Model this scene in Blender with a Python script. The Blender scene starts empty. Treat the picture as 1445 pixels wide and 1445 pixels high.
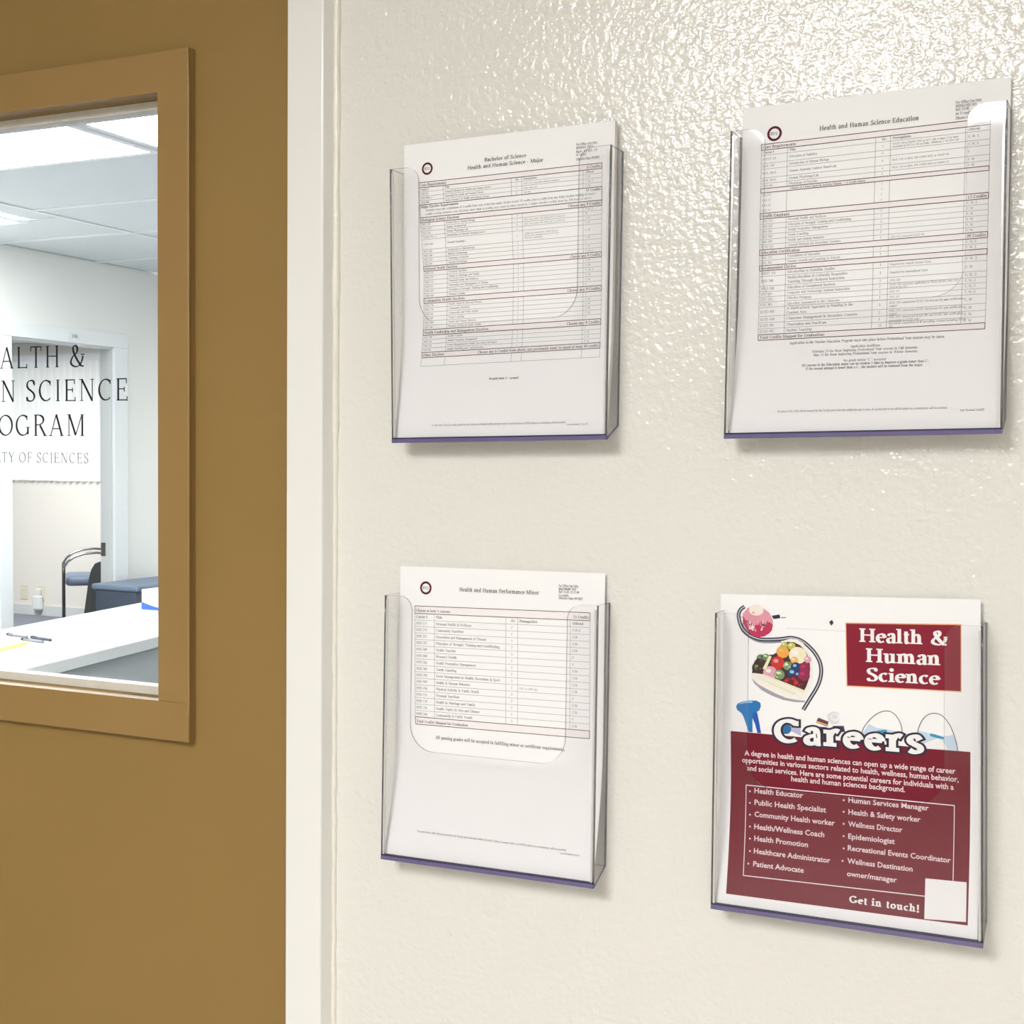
import bpy, bmesh, math, random
from mathutils import Vector, Matrix
random.seed(7)
sc = bpy.context.scene
COL = sc.collection
H0 = 1.45                       # eye height of the camera above the floor

# ------------------------------------------------------------------ camera
CAMF, YAW, PIT, ROL, DIST = 1917.55, 0.441453, -0.040952, 0.008985, 1.151352
fw = Vector((-math.sin(YAW)*math.cos(PIT), math.cos(YAW)*math.cos(PIT), math.sin(PIT)))
rt = Vector((math.cos(YAW), math.sin(YAW), 0)); up = rt.cross(fw)
r2 = rt*math.cos(ROL)+up*math.sin(ROL); u2 = -rt*math.sin(ROL)+up*math.cos(ROL)
cd = bpy.data.cameras.new('camera'); co = bpy.data.objects.new('camera', cd); COL.objects.link(co)
cd.sensor_width = 36; cd.lens = CAMF/1445*36; cd.clip_start = .02; cd.clip_end = 60
m = Matrix.Identity(4)
for k in range(3):
    m[k][0] = r2[k]; m[k][1] = u2[k]; m[k][2] = -fw[k]
m[0][3], m[1][3], m[2][3] = 0, -DIST, H0
co.matrix_world = m
sc.camera = co

# ------------------------------------------------------------------ world, exposure
w = bpy.data.worlds.new('sky'); sc.world = w; w.use_nodes = True
w.node_tree.nodes['Background'].inputs[0].default_value = (.93, .97, 1, 1)
w.node_tree.nodes['Background'].inputs[1].default_value = 2.0
sc.view_settings.view_transform = 'Standard'; sc.view_settings.look = 'None'
sc.view_settings.gamma = 1; sc.view_settings.use_curve_mapping = False
sc.view_settings.exposure = 0.0
CORRIDOR_LIGHT = 30.0
ROOM_LIGHT = 28.0
FAR_LIGHT = 34.0
sc.cycles.max_bounces = 10; sc.cycles.transparent_max_bounces = 24
sc.cycles.diffuse_bounces = 6; sc.cycles.glossy_bounces = 4
sc.cycles.sample_clamp_indirect = 6; sc.cycles.caustics_reflective = False; sc.cycles.caustics_refractive = False

# ------------------------------------------------------------------ materials
def nt(name):
    mt = bpy.data.materials.new(name); mt.use_nodes = True
    return mt, mt.node_tree, mt.node_tree.nodes['Principled BSDF']
def mat(name, col, rough=.6, spec=.5, metal=0., emit=0., bump=None, vary=None):
    mt, t, b = nt(name)
    b.inputs['Base Color'].default_value = (*col, 1); b.inputs['Roughness'].default_value = rough
    b.inputs['Specular IOR Level'].default_value = spec; b.inputs['Metallic'].default_value = metal
    if emit:
        b.inputs['Emission Color'].default_value = (*col, 1); b.inputs['Emission Strength'].default_value = emit
    if bump or vary: tc = t.nodes.new('ShaderNodeTexCoord')
    if vary:
        n = t.nodes.new('ShaderNodeTexNoise'); n.inputs['Scale'].default_value = vary[0]; n.inputs['Detail'].default_value = 4
        t.links.new(tc.outputs['Object'], n.inputs['Vector'])
        mx = t.nodes.new('ShaderNodeMix'); mx.data_type = 'RGBA'
        mx.inputs[6].default_value = (*[c*(1-vary[1]) for c in col], 1); mx.inputs[7].default_value = (*[min(1, c*(1+vary[1])) for c in col], 1)
        t.links.new(n.outputs['Fac'], mx.inputs[0]); t.links.new(mx.outputs[2], b.inputs['Base Color'])
    if bump:
        for k, (scale, strength, dist, detail) in enumerate(bump):
            n = t.nodes.new('ShaderNodeTexNoise'); n.inputs['Scale'].default_value = scale; n.inputs['Detail'].default_value = detail
            n.inputs['Roughness'].default_value = .45
            t.links.new(tc.outputs['Object'], n.inputs['Vector'])
            bp = t.nodes.new('ShaderNodeBump'); bp.inputs['Strength'].default_value = strength; bp.inputs['Distance'].default_value = dist
            t.links.new(n.outputs['Fac'], bp.inputs['Height'])
            if k: t.links.new(prev.outputs['Normal'], bp.inputs['Normal'])
            prev = bp
        t.links.new(prev.outputs['Normal'], b.inputs['Normal'])
    return mt
def clear(name, tint, gloss_rough=.03, base=.045, body=None, bodyfac=0., graze=.5):
    """thin clear plastic or glass: passes light straight through, reflects more at grazing angles"""
    mt = bpy.data.materials.new(name); mt.use_nodes = True; t = mt.node_tree; t.nodes.clear()
    out = t.nodes.new('ShaderNodeOutputMaterial'); tr = t.nodes.new('ShaderNodeBsdfTransparent'); tr.inputs[0].default_value = (*tint, 1)
    gl = t.nodes.new('ShaderNodeBsdfGlossy'); gl.inputs['Roughness'].default_value = gloss_rough
    lw = t.nodes.new('ShaderNodeLayerWeight'); lw.inputs[0].default_value = .5
    pw = t.nodes.new('ShaderNodeMath'); pw.operation = 'POWER'; pw.inputs[1].default_value = 5
    ma = t.nodes.new('ShaderNodeMath'); ma.operation = 'MULTIPLY_ADD'; ma.inputs[1].default_value = graze; ma.inputs[2].default_value = base
    t.links.new(lw.outputs['Facing'], pw.inputs[0]); t.links.new(pw.outputs[0], ma.inputs[0])
    mx = t.nodes.new('ShaderNodeMixShader'); t.links.new(ma.outputs[0], mx.inputs[0])
    src = tr.outputs[0]
    if body:
        df = t.nodes.new('ShaderNodeBsdfDiffuse'); df.inputs[0].default_value = (*body, 1)
        m2 = t.nodes.new('ShaderNodeMixShader'); m2.inputs[0].default_value = bodyfac
        t.links.new(tr.outputs[0], m2.inputs[1]); t.links.new(df.outputs[0], m2.inputs[2]); src = m2.outputs[0]
    t.links.new(src, mx.inputs[1]); t.links.new(gl.outputs[0], mx.inputs[2]); t.links.new(mx.outputs[0], out.inputs[0])
    return mt
M = {}
M['wall'] = mat('glossy_stippled_cream_paint', (.775, .766, .724), .135, .58, bump=[(150, .8, .0016, 2), (430, .3, .0005, 2)])
M['wallplain'] = mat('corridor_paint', (.73, .72, .70), .5)
M['trim'] = mat('glossy_cream_trim_paint', (.84, .835, .815), .24, .5, bump=[(30, .3, .0008, 2)])
M['caulk'] = mat('painted_caulk', (.79, .765, .69), .2, .6, bump=[(160, .9, .0012, 2)])
M['ochre'] = mat('ochre_door_paint', (.285, .18, .058), .5, .25, bump=[(260, .12, .0005, 3)], vary=(6, .05))
M['ochre2'] = mat('ochre_frame_paint', (.31, .192, .068), .42, .3, bump=[(160, .12, .0005, 3)], vary=(9, .06))
M['bead'] = mat('off_white_glazing_bead', (.72, .70, .64), .5, vary=(60, .12))
M['paper'] = mat('white_paper', (.90, .90, .915), .6, .2)
M['sheetedge'] = mat('paper_edges', (.80, .77, .75), .8)
M['ink'] = mat('black_ink', (.045, .04, .045), .7, .2)
M['inkgrey'] = mat('grey_ink', (.075, .07, .075), .7, .2)
M['line'] = mat('table_line_ink', (.26, .25, .25), .7, .2)
M['maroonline'] = mat('maroon_line_ink', (.075, .028, .035), .7, .2)
M['pink'] = mat('pale_pink_band', (.885, .85, .862), .65, .2)
M['seal'] = mat('dark_maroon_ink', (.095, .006, .018), .6, .2)
M['maroon'] = mat('glossy_maroon_print', (.175, .0055, .021), .35, .35)
M['redbox'] = mat('crimson_print', (.235, .0045, .024), .4, .35)
M['orange'] = mat('orange_outline_print', (.85, .42, .22), .5)
M['wht'] = mat('white_print', (.86, .85, .86), .5)
M['softwhite'] = mat('pale_pink_text_print', (.80, .66, .69), .5)
M['navy'] = mat('navy_black_print', (.012, .010, .035), .5)
for n, c in dict(tubegrey=(.24, .24, .30), tubelight=(.5, .5, .56), applepink=(.72, .30, .38), applered=(.50, .02, .09), applepale=(.85, .76, .72), bowlwhite=(.86, .83, .79), bowlshade=(.36, .34, .42), bowlin=(.05, .012, .012), g=(.10, .19, .09), g2=(.16, .30, .14), o=(.80, .36, .05), y=(.50, .48, .10), y2=(.78, .45, .12), w=(.84, .77, .55), r=(.55, .02, .01), p=(.70, .35, .45), n=(.01, .03, .14), m=(.26, .01, .07), d=(.10, .002, .012), stick=(.80, .76, .52), blue=(.008, .17, .48), blue2=(.01, .09, .45), bluel=(.25, .50, .76), ballb=(.01, .13, .33), brown=(.12, .03, .05), brown2=(.06, .03, .07), lav=(.45, .47, .68), jar=(.60, .62, .66), maskb=(.55, .68, .82), maskd=(.04, .30, .50), strapc=(.16, .16, .19), faint=(.70, .71, .77)).items():
    M[n] = mat('print_'+n, c, .5)
M['acrylic'] = clear('clear_acrylic', (.99, .988, .992), .04, .03)
M['rim'] = clear('acrylic_cut_edge', (.50, .485, .53), .08, .10, (.5, .48, .55), .15)
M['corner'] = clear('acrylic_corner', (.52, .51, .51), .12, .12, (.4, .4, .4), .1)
M['cornershine'] = clear('acrylic_corner_highlight', (.92, .92, .92), .2, .2, (.85, .86, .84), .6)  # whitish body stands for the shine inside the rounded corner
M['base'] = clear('violet_tinted_acrylic_edge', (.36, .32, .56), .12, .08, (.22, .185, .40), .6)
M['basedark'] = clear('dark_acrylic_edge', (.16, .14, .26), .12, .06, (.06, .05, .12), .6)
M['glass'] = clear('window_glass', (.97, .985, .98), .0, .04)
M['vinyl'] = mat('black_vinyl_letters', (.008, .008, .008), .5)
M['vinylbloom'] = mat('bloom_washed_vinyl_letters', (.22, .22, .22), .5)  # black letters greyed to paint the bloom of the bright room behind
M['roomwall'] = mat('room_wall_paint', (.85, .85, .82), .6)
M['beigewall'] = mat('far_wall_paint', (.80, .765, .71), .6)
M['white'] = mat('white_painted_metal', (.82, .84, .85), .35)
M['greypaint'] = mat('pale_grey_paint', (.66, .68, .68), .4)
M['tile'] = mat('ceiling_tile', (.62, .655, .67), .8, bump=[(300, .3, .001, 3)])
M['tbar'] = mat('ceiling_grid', (.74, .76, .77), .5)
M['carpet'] = mat('blue_grey_carpet', (.20, .215, .27), .9, bump=[(500, .6, .003, 2)], vary=(80, .2))
M['vinylfloor'] = mat('corridor_floor', (.45, .42, .37), .4)
M['troffer'] = mat('lit_diffuser', (1, .99, .97), .5, emit=CORRIDOR_LIGHT)
M['troffer2'] = mat('lit_room_diffuser', (.99, .995, .99), .5, emit=ROOM_LIGHT)
M['troffer3'] = mat('lit_far_diffuser', (1, .99, .97), .5, emit=FAR_LIGHT)
M['table'] = mat('white_laminate', (.70, .70, .715), .35)
M['tableedge'] = mat('grey_table_edging', (.46, .48, .465), .5)
M['panelgrey'] = mat('grey_laminate_panel', (.30, .32, .32), .5, vary=(14, .08))
M['fabric'] = mat('navy_fabric', (.045, .065, .10), .55, bump=[(700, .4, .001, 2)])
M['fabricl'] = mat('navy_fabric_lit', (.15, .20, .29), .5)  # navy fabric lightened, light from above put into the colour
M['shell'] = mat('charcoal_plastic', (.03, .038, .042), .45)
M['chrome'] = mat('dark_chrome', (.45, .43, .40), .2, metal=1)
M['black'] = mat('black_metal', (.02, .02, .02), .4)
M['yellow'] = mat('yellow_paper', (.66, .63, .20), .6)
M['notetop'] = mat('pale_yellow_paper', (.70, .69, .42), .6)
M['pen'] = mat('slate_pen_plastic', (.06, .065, .10), .35)
M['penl'] = mat('silver_pen_plastic', (.22, .23, .26), .3)
M['boxblue'] = mat('blue_print_card', (.03, .12, .55), .5)
M['boxwhite'] = mat('white_card', (.78, .81, .80), .5, vary=(40, .08))
M['ivory'] = mat('ivory_plastic', (.74, .70, .56), .4)
M['vane'] = mat('white_blind_vane', (.84, .84, .83), .6)

# ------------------------------------------------------------------ mesh helpers
def obj(name, bm, mats, parent=None, org=None, smooth=False):
    me = bpy.data.meshes.new(name)
    if org is not None: bmesh.ops.translate(bm, verts=bm.verts, vec=-Vector(org))
    bm.to_mesh(me); bm.free()
    for mm_ in (mats if isinstance(mats, (list, tuple)) else [mats]): me.materials.append(mm_)
    if smooth:
        for p in me.polygons: p.use_smooth = True
    o = bpy.data.objects.new(name, me); COL.objects.link(o)
    if parent is not None: o.parent = parent
    return o
def thing(name, label, cat, loc, group=None):
    o = bpy.data.objects.new(name, None); COL.objects.link(o); o.location = loc; o.empty_display_size = .05
    o['label'] = label; o['category'] = cat
    if group: o['group'] = group
    return o
def tag(o, label, cat, group=None):
    o['label'] = label; o['category'] = cat
    if group: o['group'] = group
    return o
def structure(o, label=None):
    o['kind'] = 'structure'
    if label: o['label'] = label
    return o
def box(bm, x0, x1, y0, y1, z0, z1, mi=0, bev=0.):
    r = bmesh.ops.create_cube(bm, size=1)
    vs = r['verts']
    for v in vs:
        v.co = Vector(((x0+x1)/2+v.co.x*(x1-x0), (y0+y1)/2+v.co.y*(y1-y0), (z0+z1)/2+v.co.z*(z1-z0)))
    fs = set(f for v in vs for f in v.link_faces)
    for f in fs: f.material_index = mi
    if bev:
        es = set(e for v in vs for e in v.link_edges)
        r2_ = bmesh.ops.bevel(bm, geom=list(es), offset=bev, segments=2, affect='EDGES', profile=.5)
        for f in r2_['faces']: f.material_index = mi
def BX(*a, **k):
    bm = bmesh.new(); box(bm, *a, **k); return bm
def tube(bm, pts, r, n=8, mi=0, cap=True):
    pts = [Vector(p) for p in pts]; rings = []
    rs = r if isinstance(r, (list, tuple)) else [r]*len(pts)
    for k, p in enumerate(pts):
        t = (pts[min(k+1, len(pts)-1)]-pts[max(k-1, 0)]).normalized()
        a = t.orthogonal().normalized() if k == 0 else (a-t*a.dot(t)).normalized()
        b = t.cross(a)
        rings.append([bm.verts.new(p+(a*math.cos(2*math.pi*j/n)+b*math.sin(2*math.pi*j/n))*rs[k]) for j in range(n)])
    for k in range(len(rings)-1):
        for j in range(n):
            f = bm.faces.new((rings[k][j], rings[k][(j+1) % n], rings[k+1][(j+1) % n], rings[k+1][j])); f.material_index = mi; f.smooth = True
    if cap:
        bm.faces.new(rings[0][::-1]).material_index = mi; bm.faces.new(rings[-1]).material_index = mi
def prism(bm, front, back, mi_face=0, mi_rim=0):
    """solid between two outlines with the same number of points"""
    a = [bm.verts.new(p) for p in front]; b = [bm.verts.new(p) for p in back]; n = len(a)
    f1 = bm.faces.new(a); f2 = bm.faces.new(b[::-1]); f1.material_index = f2.material_index = mi_face
    for k in range(n):
        f = bm.faces.new((a[k], b[k], b[(k+1) % n], a[(k+1) % n])); f.material_index = mi_rim
    f1.normal_update(); f2.normal_update()
    bmesh.ops.triangulate(bm, faces=[f1, f2], ngon_method='EAR_CLIP', quad_method='FIXED')
    bmesh.ops.recalc_face_normals(bm, faces=bm.faces)

# ------------------------------------------------------------------ the lettering: a pen-stroke alphabet (cap height 100)
G = {
'A':'100|d 12 0 50 100;D 50 100 88 0;H 27 73 34;S 12 0 0;S 88 0 0','B':'86|V 22 0 100;H 12 48 98;A 46 75 23 23 -90 90;H 22 50 52;A 48 27 27 25 -90 90;H 12 48 2',
'C':'95|A 52 50 40 49 48 312;T 80 86','D':'104|V 22 0 100;H 12 50 98;H 12 50 2;A 50 50 43 48 -90 90','E':'86|V 22 0 100;H 12 74 98;H 22 60 52;H 12 76 2;T 73 90;T 60 52;T 77 10',
'F':'80|V 22 0 100;H 12 74 98;H 22 58 52;T 73 90;T 58 52;S 22 0 0','G':'104|A 52 50 42 49 48 318;V 86 8 42;S 86 42 1;T 80 86','H':'108|V 22 0 100;V 86 0 100;H 22 86 52;S 22 0 0;S 22 100 1;S 86 0 0;S 86 100 1',
'I':'44|V 22 0 100;S 22 0 0;S 22 100 1','J':'58|V 36 22 100;P 36 24 30 6 16 2 6 14;S 36 100 1','K':'100|V 22 0 100;d 82 100 30 48;D 42 58 86 0;S 22 0 0;S 22 100 1;S 86 0 0;S 82 100 1',
'L':'84|V 22 0 100;H 12 76 2;T 77 10;S 22 100 1','M':'128|v 20 0 100;D 22 100 64 4;d 64 4 106 100;V 108 0 100;S 20 0 0;S 20 100 1;S 108 0 0;S 108 100 1','N':'108|v 20 0 100;D 20 100 88 0;v 88 0 100;S 20 0 0;S 16 100 1;S 88 100 1',
'O':'108|A 54 50 43 49 0 360','P':'82|V 22 0 100;H 12 46 98;A 46 74 27 24 -90 90;H 22 46 50;S 22 0 0','Q':'108|A 54 50 43 49 0 360;D 58 12 98 -18','R':'96|V 22 0 100;H 12 46 98;A 46 75 26 23 -90 90;H 22 46 52;D 50 50 86 0;S 22 0 0;S 86 0 0',
'S':'74|P 62 80 54 95 38 99 20 92 13 76 22 60 38 51 56 38 62 22 52 6 36 1 18 6 11 20;T 62 86;T 11 14','T':'88|V 44 0 100;H 8 80 98;T 8 90;T 80 90;S 44 0 0','U':'106|V 20 28 100;P 20 30 26 8 52 1 78 8 86 32;v 86 30 100;S 20 100 1;S 86 100 1',
'V':'100|D 12 100 50 0;d 50 0 88 100;S 12 100 1;S 88 100 1','W':'140|D 12 100 42 0;d 42 0 68 98;D 66 98 96 0;d 96 0 126 100;S 12 100 1;S 66 100 1;S 126 100 1','X':'98|D 14 100 84 0;d 14 0 84 100;S 14 0 0;S 84 0 0;S 14 100 1;S 84 100 1',
'Y':'96|D 12 100 48 48;d 84 100 48 48;V 48 0 50;S 48 0 0;S 12 100 1;S 84 100 1','Z':'86|H 12 74 98;D 72 98 14 2;H 12 76 2',
'a':'62|P 13 52 20 64 32 67 43 62 47 48;V 47 8 50;P 47 10 51 2 60 5;P 47 40 28 37 13 28 11 14 20 3 34 5 47 16','b':'73|V 18 0 105;s 18 105;A 38 33 24 33 -145 145','c':'60|A 35 33 25 33 50 312','d':'73|V 54 0 105;s 54 105;A 33 33 24 33 35 325;z 54 0',
'e':'62|A 33 33 24 33 8 312;H 10 57 38','f':'46|V 20 0 80;P 20 78 24 98 35 104 45 96;H 6 40 66;S 20 0 0','g':'66|A 31 45 20 22 0 360;P 22 26 13 16 22 10 44 8 58 0 56 -18 36 -28 13 -22 9 -10 20 2;H 44 60 64',
'h':'78|V 18 0 105;s 18 105;P 18 52 34 66 48 64 55 48;V 55 0 50;S 18 0 0;S 55 0 0','i':'38|V 18 0 68;s 18 68;S 18 0 0;O 18 92 10','j':'38|V 20 -15 68;s 20 68;P 20 -12 14 -28 2 -26;O 20 92 10','k':'76|V 18 0 105;s 18 105;d 58 68 22 32;D 32 42 62 0;S 18 0 0;S 62 0 0;S 58 68 1',
'l':'38|V 18 0 105;s 18 105;S 18 0 0','m':'114|V 18 0 68;s 18 68;P 18 50 32 66 46 64 54 48;V 54 0 50;P 54 50 68 66 82 64 90 48;V 90 0 50;S 18 0 0;S 54 0 0;S 90 0 0','n':'78|V 18 0 68;s 18 68;P 18 50 34 66 48 64 55 48;V 55 0 50;S 18 0 0;S 55 0 0',
'o':'70|A 35 33 25 33 0 360','p':'74|V 18 -32 68;s 18 68;A 39 33 24 33 -145 145;S 18 -32 0','q':'73|V 54 -32 68;A 33 33 24 33 35 325;S 54 -32 0','r':'54|V 18 0 68;s 18 68;P 18 44 28 62 38 67 49 62;S 18 0 0',
's':'54|P 43 54 34 66 20 66 11 56 14 44 28 35 42 27 45 14 35 2 20 1 9 12','t':'44|V 20 12 88;P 20 16 24 3 33 1 42 8;H 6 40 66','u':'78|V 18 16 68;P 18 18 24 3 38 2 55 18;V 55 0 68;s 18 68;s 55 68;z 55 0',
'v':'70|D 10 68 36 0;d 36 0 62 68;S 10 68 1;S 62 68 1','w':'104|D 8 68 30 0;d 30 0 52 66;D 50 66 74 0;d 74 0 96 68;S 8 68 1;S 50 68 1;S 96 68 1','x':'70|D 12 68 58 0;d 12 0 58 68;S 12 0 0;S 58 0 0;S 12 68 1;S 58 68 1',
'y':'70|D 10 68 36 0;d 62 68 28 -22;P 28 -20 20 -32 8 -28;S 10 68 1;S 62 68 1','z':'62|H 10 52 66;D 51 66 11 2;H 10 54 2',
'0':'70|A 35 50 23 49 0 360','1':'70|V 36 0 100;S 36 0 0;d 22 84 36 98','2':'70|P 12 76 20 95 36 99 52 92 56 74 46 50 12 4;H 10 58 4','3':'70|P 14 84 24 97 40 98 52 86 48 64 30 54;P 30 54 52 48 57 28 46 6 26 1 10 10',
'4':'70|V 46 0 100;d 46 100 8 30;H 6 62 30','5':'70|H 20 54 96;v 20 54 96;P 20 54 36 60 54 48 56 28 44 4 24 1 10 10','6':'70|P 52 94 30 84 15 50 14 28 24 4 40 2 56 16 56 38 42 56 24 52 14 34','7':'70|H 12 58 96;D 58 96 26 0',
'8':'70|A 35 74 18 24 0 360;A 35 26 22 25 0 360','9':'70|P 18 6 40 16 55 50 56 72 46 96 30 98 14 84 14 62 28 44 46 48 56 66',
'&':'102|P 92 50 82 22 60 3 34 1 13 14 13 32 30 52 50 66 54 86 42 99 28 92 26 76 40 50 60 24 80 5 97 3;H 78 102 56','.':'34|O 17 6 9',',':'34|O 17 6 8;d 20 4 12 -16',':':'34|O 17 6 9;O 17 60 9','-':'46|H 8 38 34','/':'46|d 6 -6 40 104',
'(':'40|P 34 106 16 80 12 50 16 10 34 -20','"':'44|v 14 68 104;v 30 68 104',"'":'24|v 12 68 104','!':'36|V 18 32 102;O 18 7 11','#':'72|v 24 0 100;v 48 0 100;H 8 64 66;H 8 64 34','%':'90|A 22 76 14 22 0 360;A 66 24 14 22 0 360;d 18 0 72 100','=':'60|H 8 52 50;H 8 52 26','+':'60|H 8 52 36;v 30 12 60'}
G[')'] = '40|P 6 106 24 80 28 50 24 10 6 -20'
#        thick thin serif-half serif-thick tracking
STY = {'r': (11, 5, 13, 4, 0), 'b': (17, 8, 16, 5, 7), 'h': (23, 9, 20, 9, 3), 's': (24, 15, 23, 16, 12), 't': (23, 14, 21, 14, 12), 'v': (12, 5, 12, 3.5, 14)}
def spline(P, n=5):
    out = []
    for k in range(len(P)-1):
        p0 = P[max(k-1, 0)]; p1 = P[k]; p2 = P[k+1]; p3 = P[min(k+2, len(P)-1)]
        for j in range(n):
            t = j/n
            out.append(tuple(.5*(2*p1[c]+(p2[c]-p0[c])*t+(2*p0[c]-5*p1[c]+4*p2[c]-p3[c])*t*t+(3*p1[c]-p0[c]-3*p2[c]+p3[c])*t**3) for c in (0, 1)))
    return out+[tuple(P[-1])]
_gc = {}
def glyph(ch, st, q, grow=0.):
    """quads of one letter"""
    key = (ch, st, q, grow)
    if key in _gc: return _gc[key]
    Tk, Tn, sw, sth, trk = STY[st]
    adv, cmds = G[ch].split('|'); quads = []
    def band(pts, mode):
        hw = []
        for k in range(len(pts)):
            a = pts[max(k-1, 0)]; b = pts[min(k+1, len(pts)-1)]
            if mode == 'loop':
                a = pts[k-1] if k else pts[-2]; b = pts[k+1] if k < len(pts)-1 else pts[1]
            dx, dy = b[0]-a[0], b[1]-a[1]; L = math.hypot(dx, dy) or 1
            ph = math.atan2(dy, dx)
            if mode == 'D': wd = Tk
            elif mode == 'd': wd = Tn*1.15
            else: wd = Tn+(Tk*1.05-Tn)*abs(math.sin(ph-.3))**1.4
            hw.append((-dy/L*(wd/2+grow), dx/L*(wd/2+grow)))
        for k in range(len(pts)-1):
            a, b = pts[k], pts[k+1]; p, s = hw[k], hw[k+1]
            quads.append(((a[0]+p[0], a[1]+p[1]), (a[0]-p[0], a[1]-p[1]), (b[0]-s[0], b[1]-s[1]), (b[0]+s[0], b[1]+s[1])))
    def rect(x0, y0, x1, y1):
        g = grow; quads.append(((x0-g, y0-g), (x1+g, y0-g), (x1+g, y1+g), (x0-g, y1+g)))
    for c in cmds.split(';'):
        k = c[0]; v = [float(x) for x in c[1:].split()]
        if k == 'V': rect(v[0]-Tk/2, v[1], v[0]+Tk/2, v[2])
        elif k == 'v': rect(v[0]-Tn*.6, v[1], v[0]+Tn*.6, v[2])
        elif k == 'H': rect(v[0], min(max(v[2], Tn/2), 100-Tn/2 if v[2] > 70 else 999)-Tn/2, v[1], min(max(v[2], Tn/2), 100-Tn/2 if v[2] > 70 else 999)+Tn/2)
        elif k in 'Dd':
            ln = math.hypot(v[2]-v[0], v[3]-v[1]); ex = grow/ln
            band([(v[0]-(v[2]-v[0])*ex, v[1]-(v[3]-v[1])*ex), (v[2]+(v[2]-v[0])*ex, v[3]+(v[3]-v[1])*ex)], k)
        elif k == 'A':
            sp = v[5]-v[4]; n = max(4, int(q*abs(sp)/360)); iy = Tn/2*.8
            ix = Tk/2 if st in 'sht' else Tk/4
            pts = [(v[0]+(v[2]+Tk*.3-ix*.6)*math.cos(math.radians(v[4]+sp*j/n)), v[1]+(v[3]-iy)*math.sin(math.radians(v[4]+sp*j/n))) for j in range(n+1)]
            band(pts, 'loop' if sp >= 360 else 'a')
        elif k == 'P':
            P = [(v[j], v[j+1]) for j in range(0, len(v), 2)]
            P = [(x, min(max(y, Tn*.4), 100-Tn*.4) if y <= 100 and y >= 0 else y) for x, y in P]
            pts = spline(P, 4 if q > 20 else 2)
            if grow:
                a, b = pts[0], pts[1]; L = math.hypot(b[0]-a[0], b[1]-a[1]) or 1; pts[0] = (a[0]-(b[0]-a[0])/L*grow, a[1]-(b[1]-a[1])/L*grow)
                a, b = pts[-1], pts[-2]; L = math.hypot(b[0]-a[0], b[1]-a[1]) or 1; pts[-1] = (a[0]-(b[0]-a[0])/L*grow, a[1]-(b[1]-a[1])/L*grow)
            band(pts, 'a')
        elif k == 'S':
            if v[2]: rect(v[0]-sw, v[1]-sth, v[0]+sw, v[1])
            else: rect(v[0]-sw, v[1], v[0]+sw, v[1]+sth)
        elif k == 's': rect(v[0]-sw, v[1]-sth, v[0], v[1])
        elif k == 'z': rect(v[0], v[1], v[0]+sw, v[1]+sth)
        elif k == 'T': rect(v[0]-Tn*.6, v[1]-12, v[0]+Tn*.6, v[1]+9 if v[1] > 30 and v[1] < 80 else v[1]+9)
        elif k == 'O':
            r = v[2]+Tk*.2+grow
            for j in range(4):
                a = math.pi/4*j*1; quads.append(tuple((v[0]+r*math.cos(a+t), v[1]+r*math.sin(a+t)) for t in (0, math.pi/4, math.pi, math.pi*1.25)))
    _gc[key] = (float(adv)+trk, quads); return _gc[key]
def text_quads(s, x0, x1, y, cap, st, q=14, grow=0.):
    """lay a line of text between x0 and x1 (x1 None: natural width)"""
    tot = sum(48 if c == ' ' else glyph(c, st, q)[0] for c in s)
    k = cap/100; kx = k if x1 is None else (x1-x0)/tot; x = x0; out = []
    for c in s:
        if c == ' ': x += 48*kx; continue
        a, qs = glyph(c, st, q, grow)
        for f in qs: out.append([(x+p[0]*kx, y+p[1]*k) for p in f])
        x += a*kx
    return out

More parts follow.
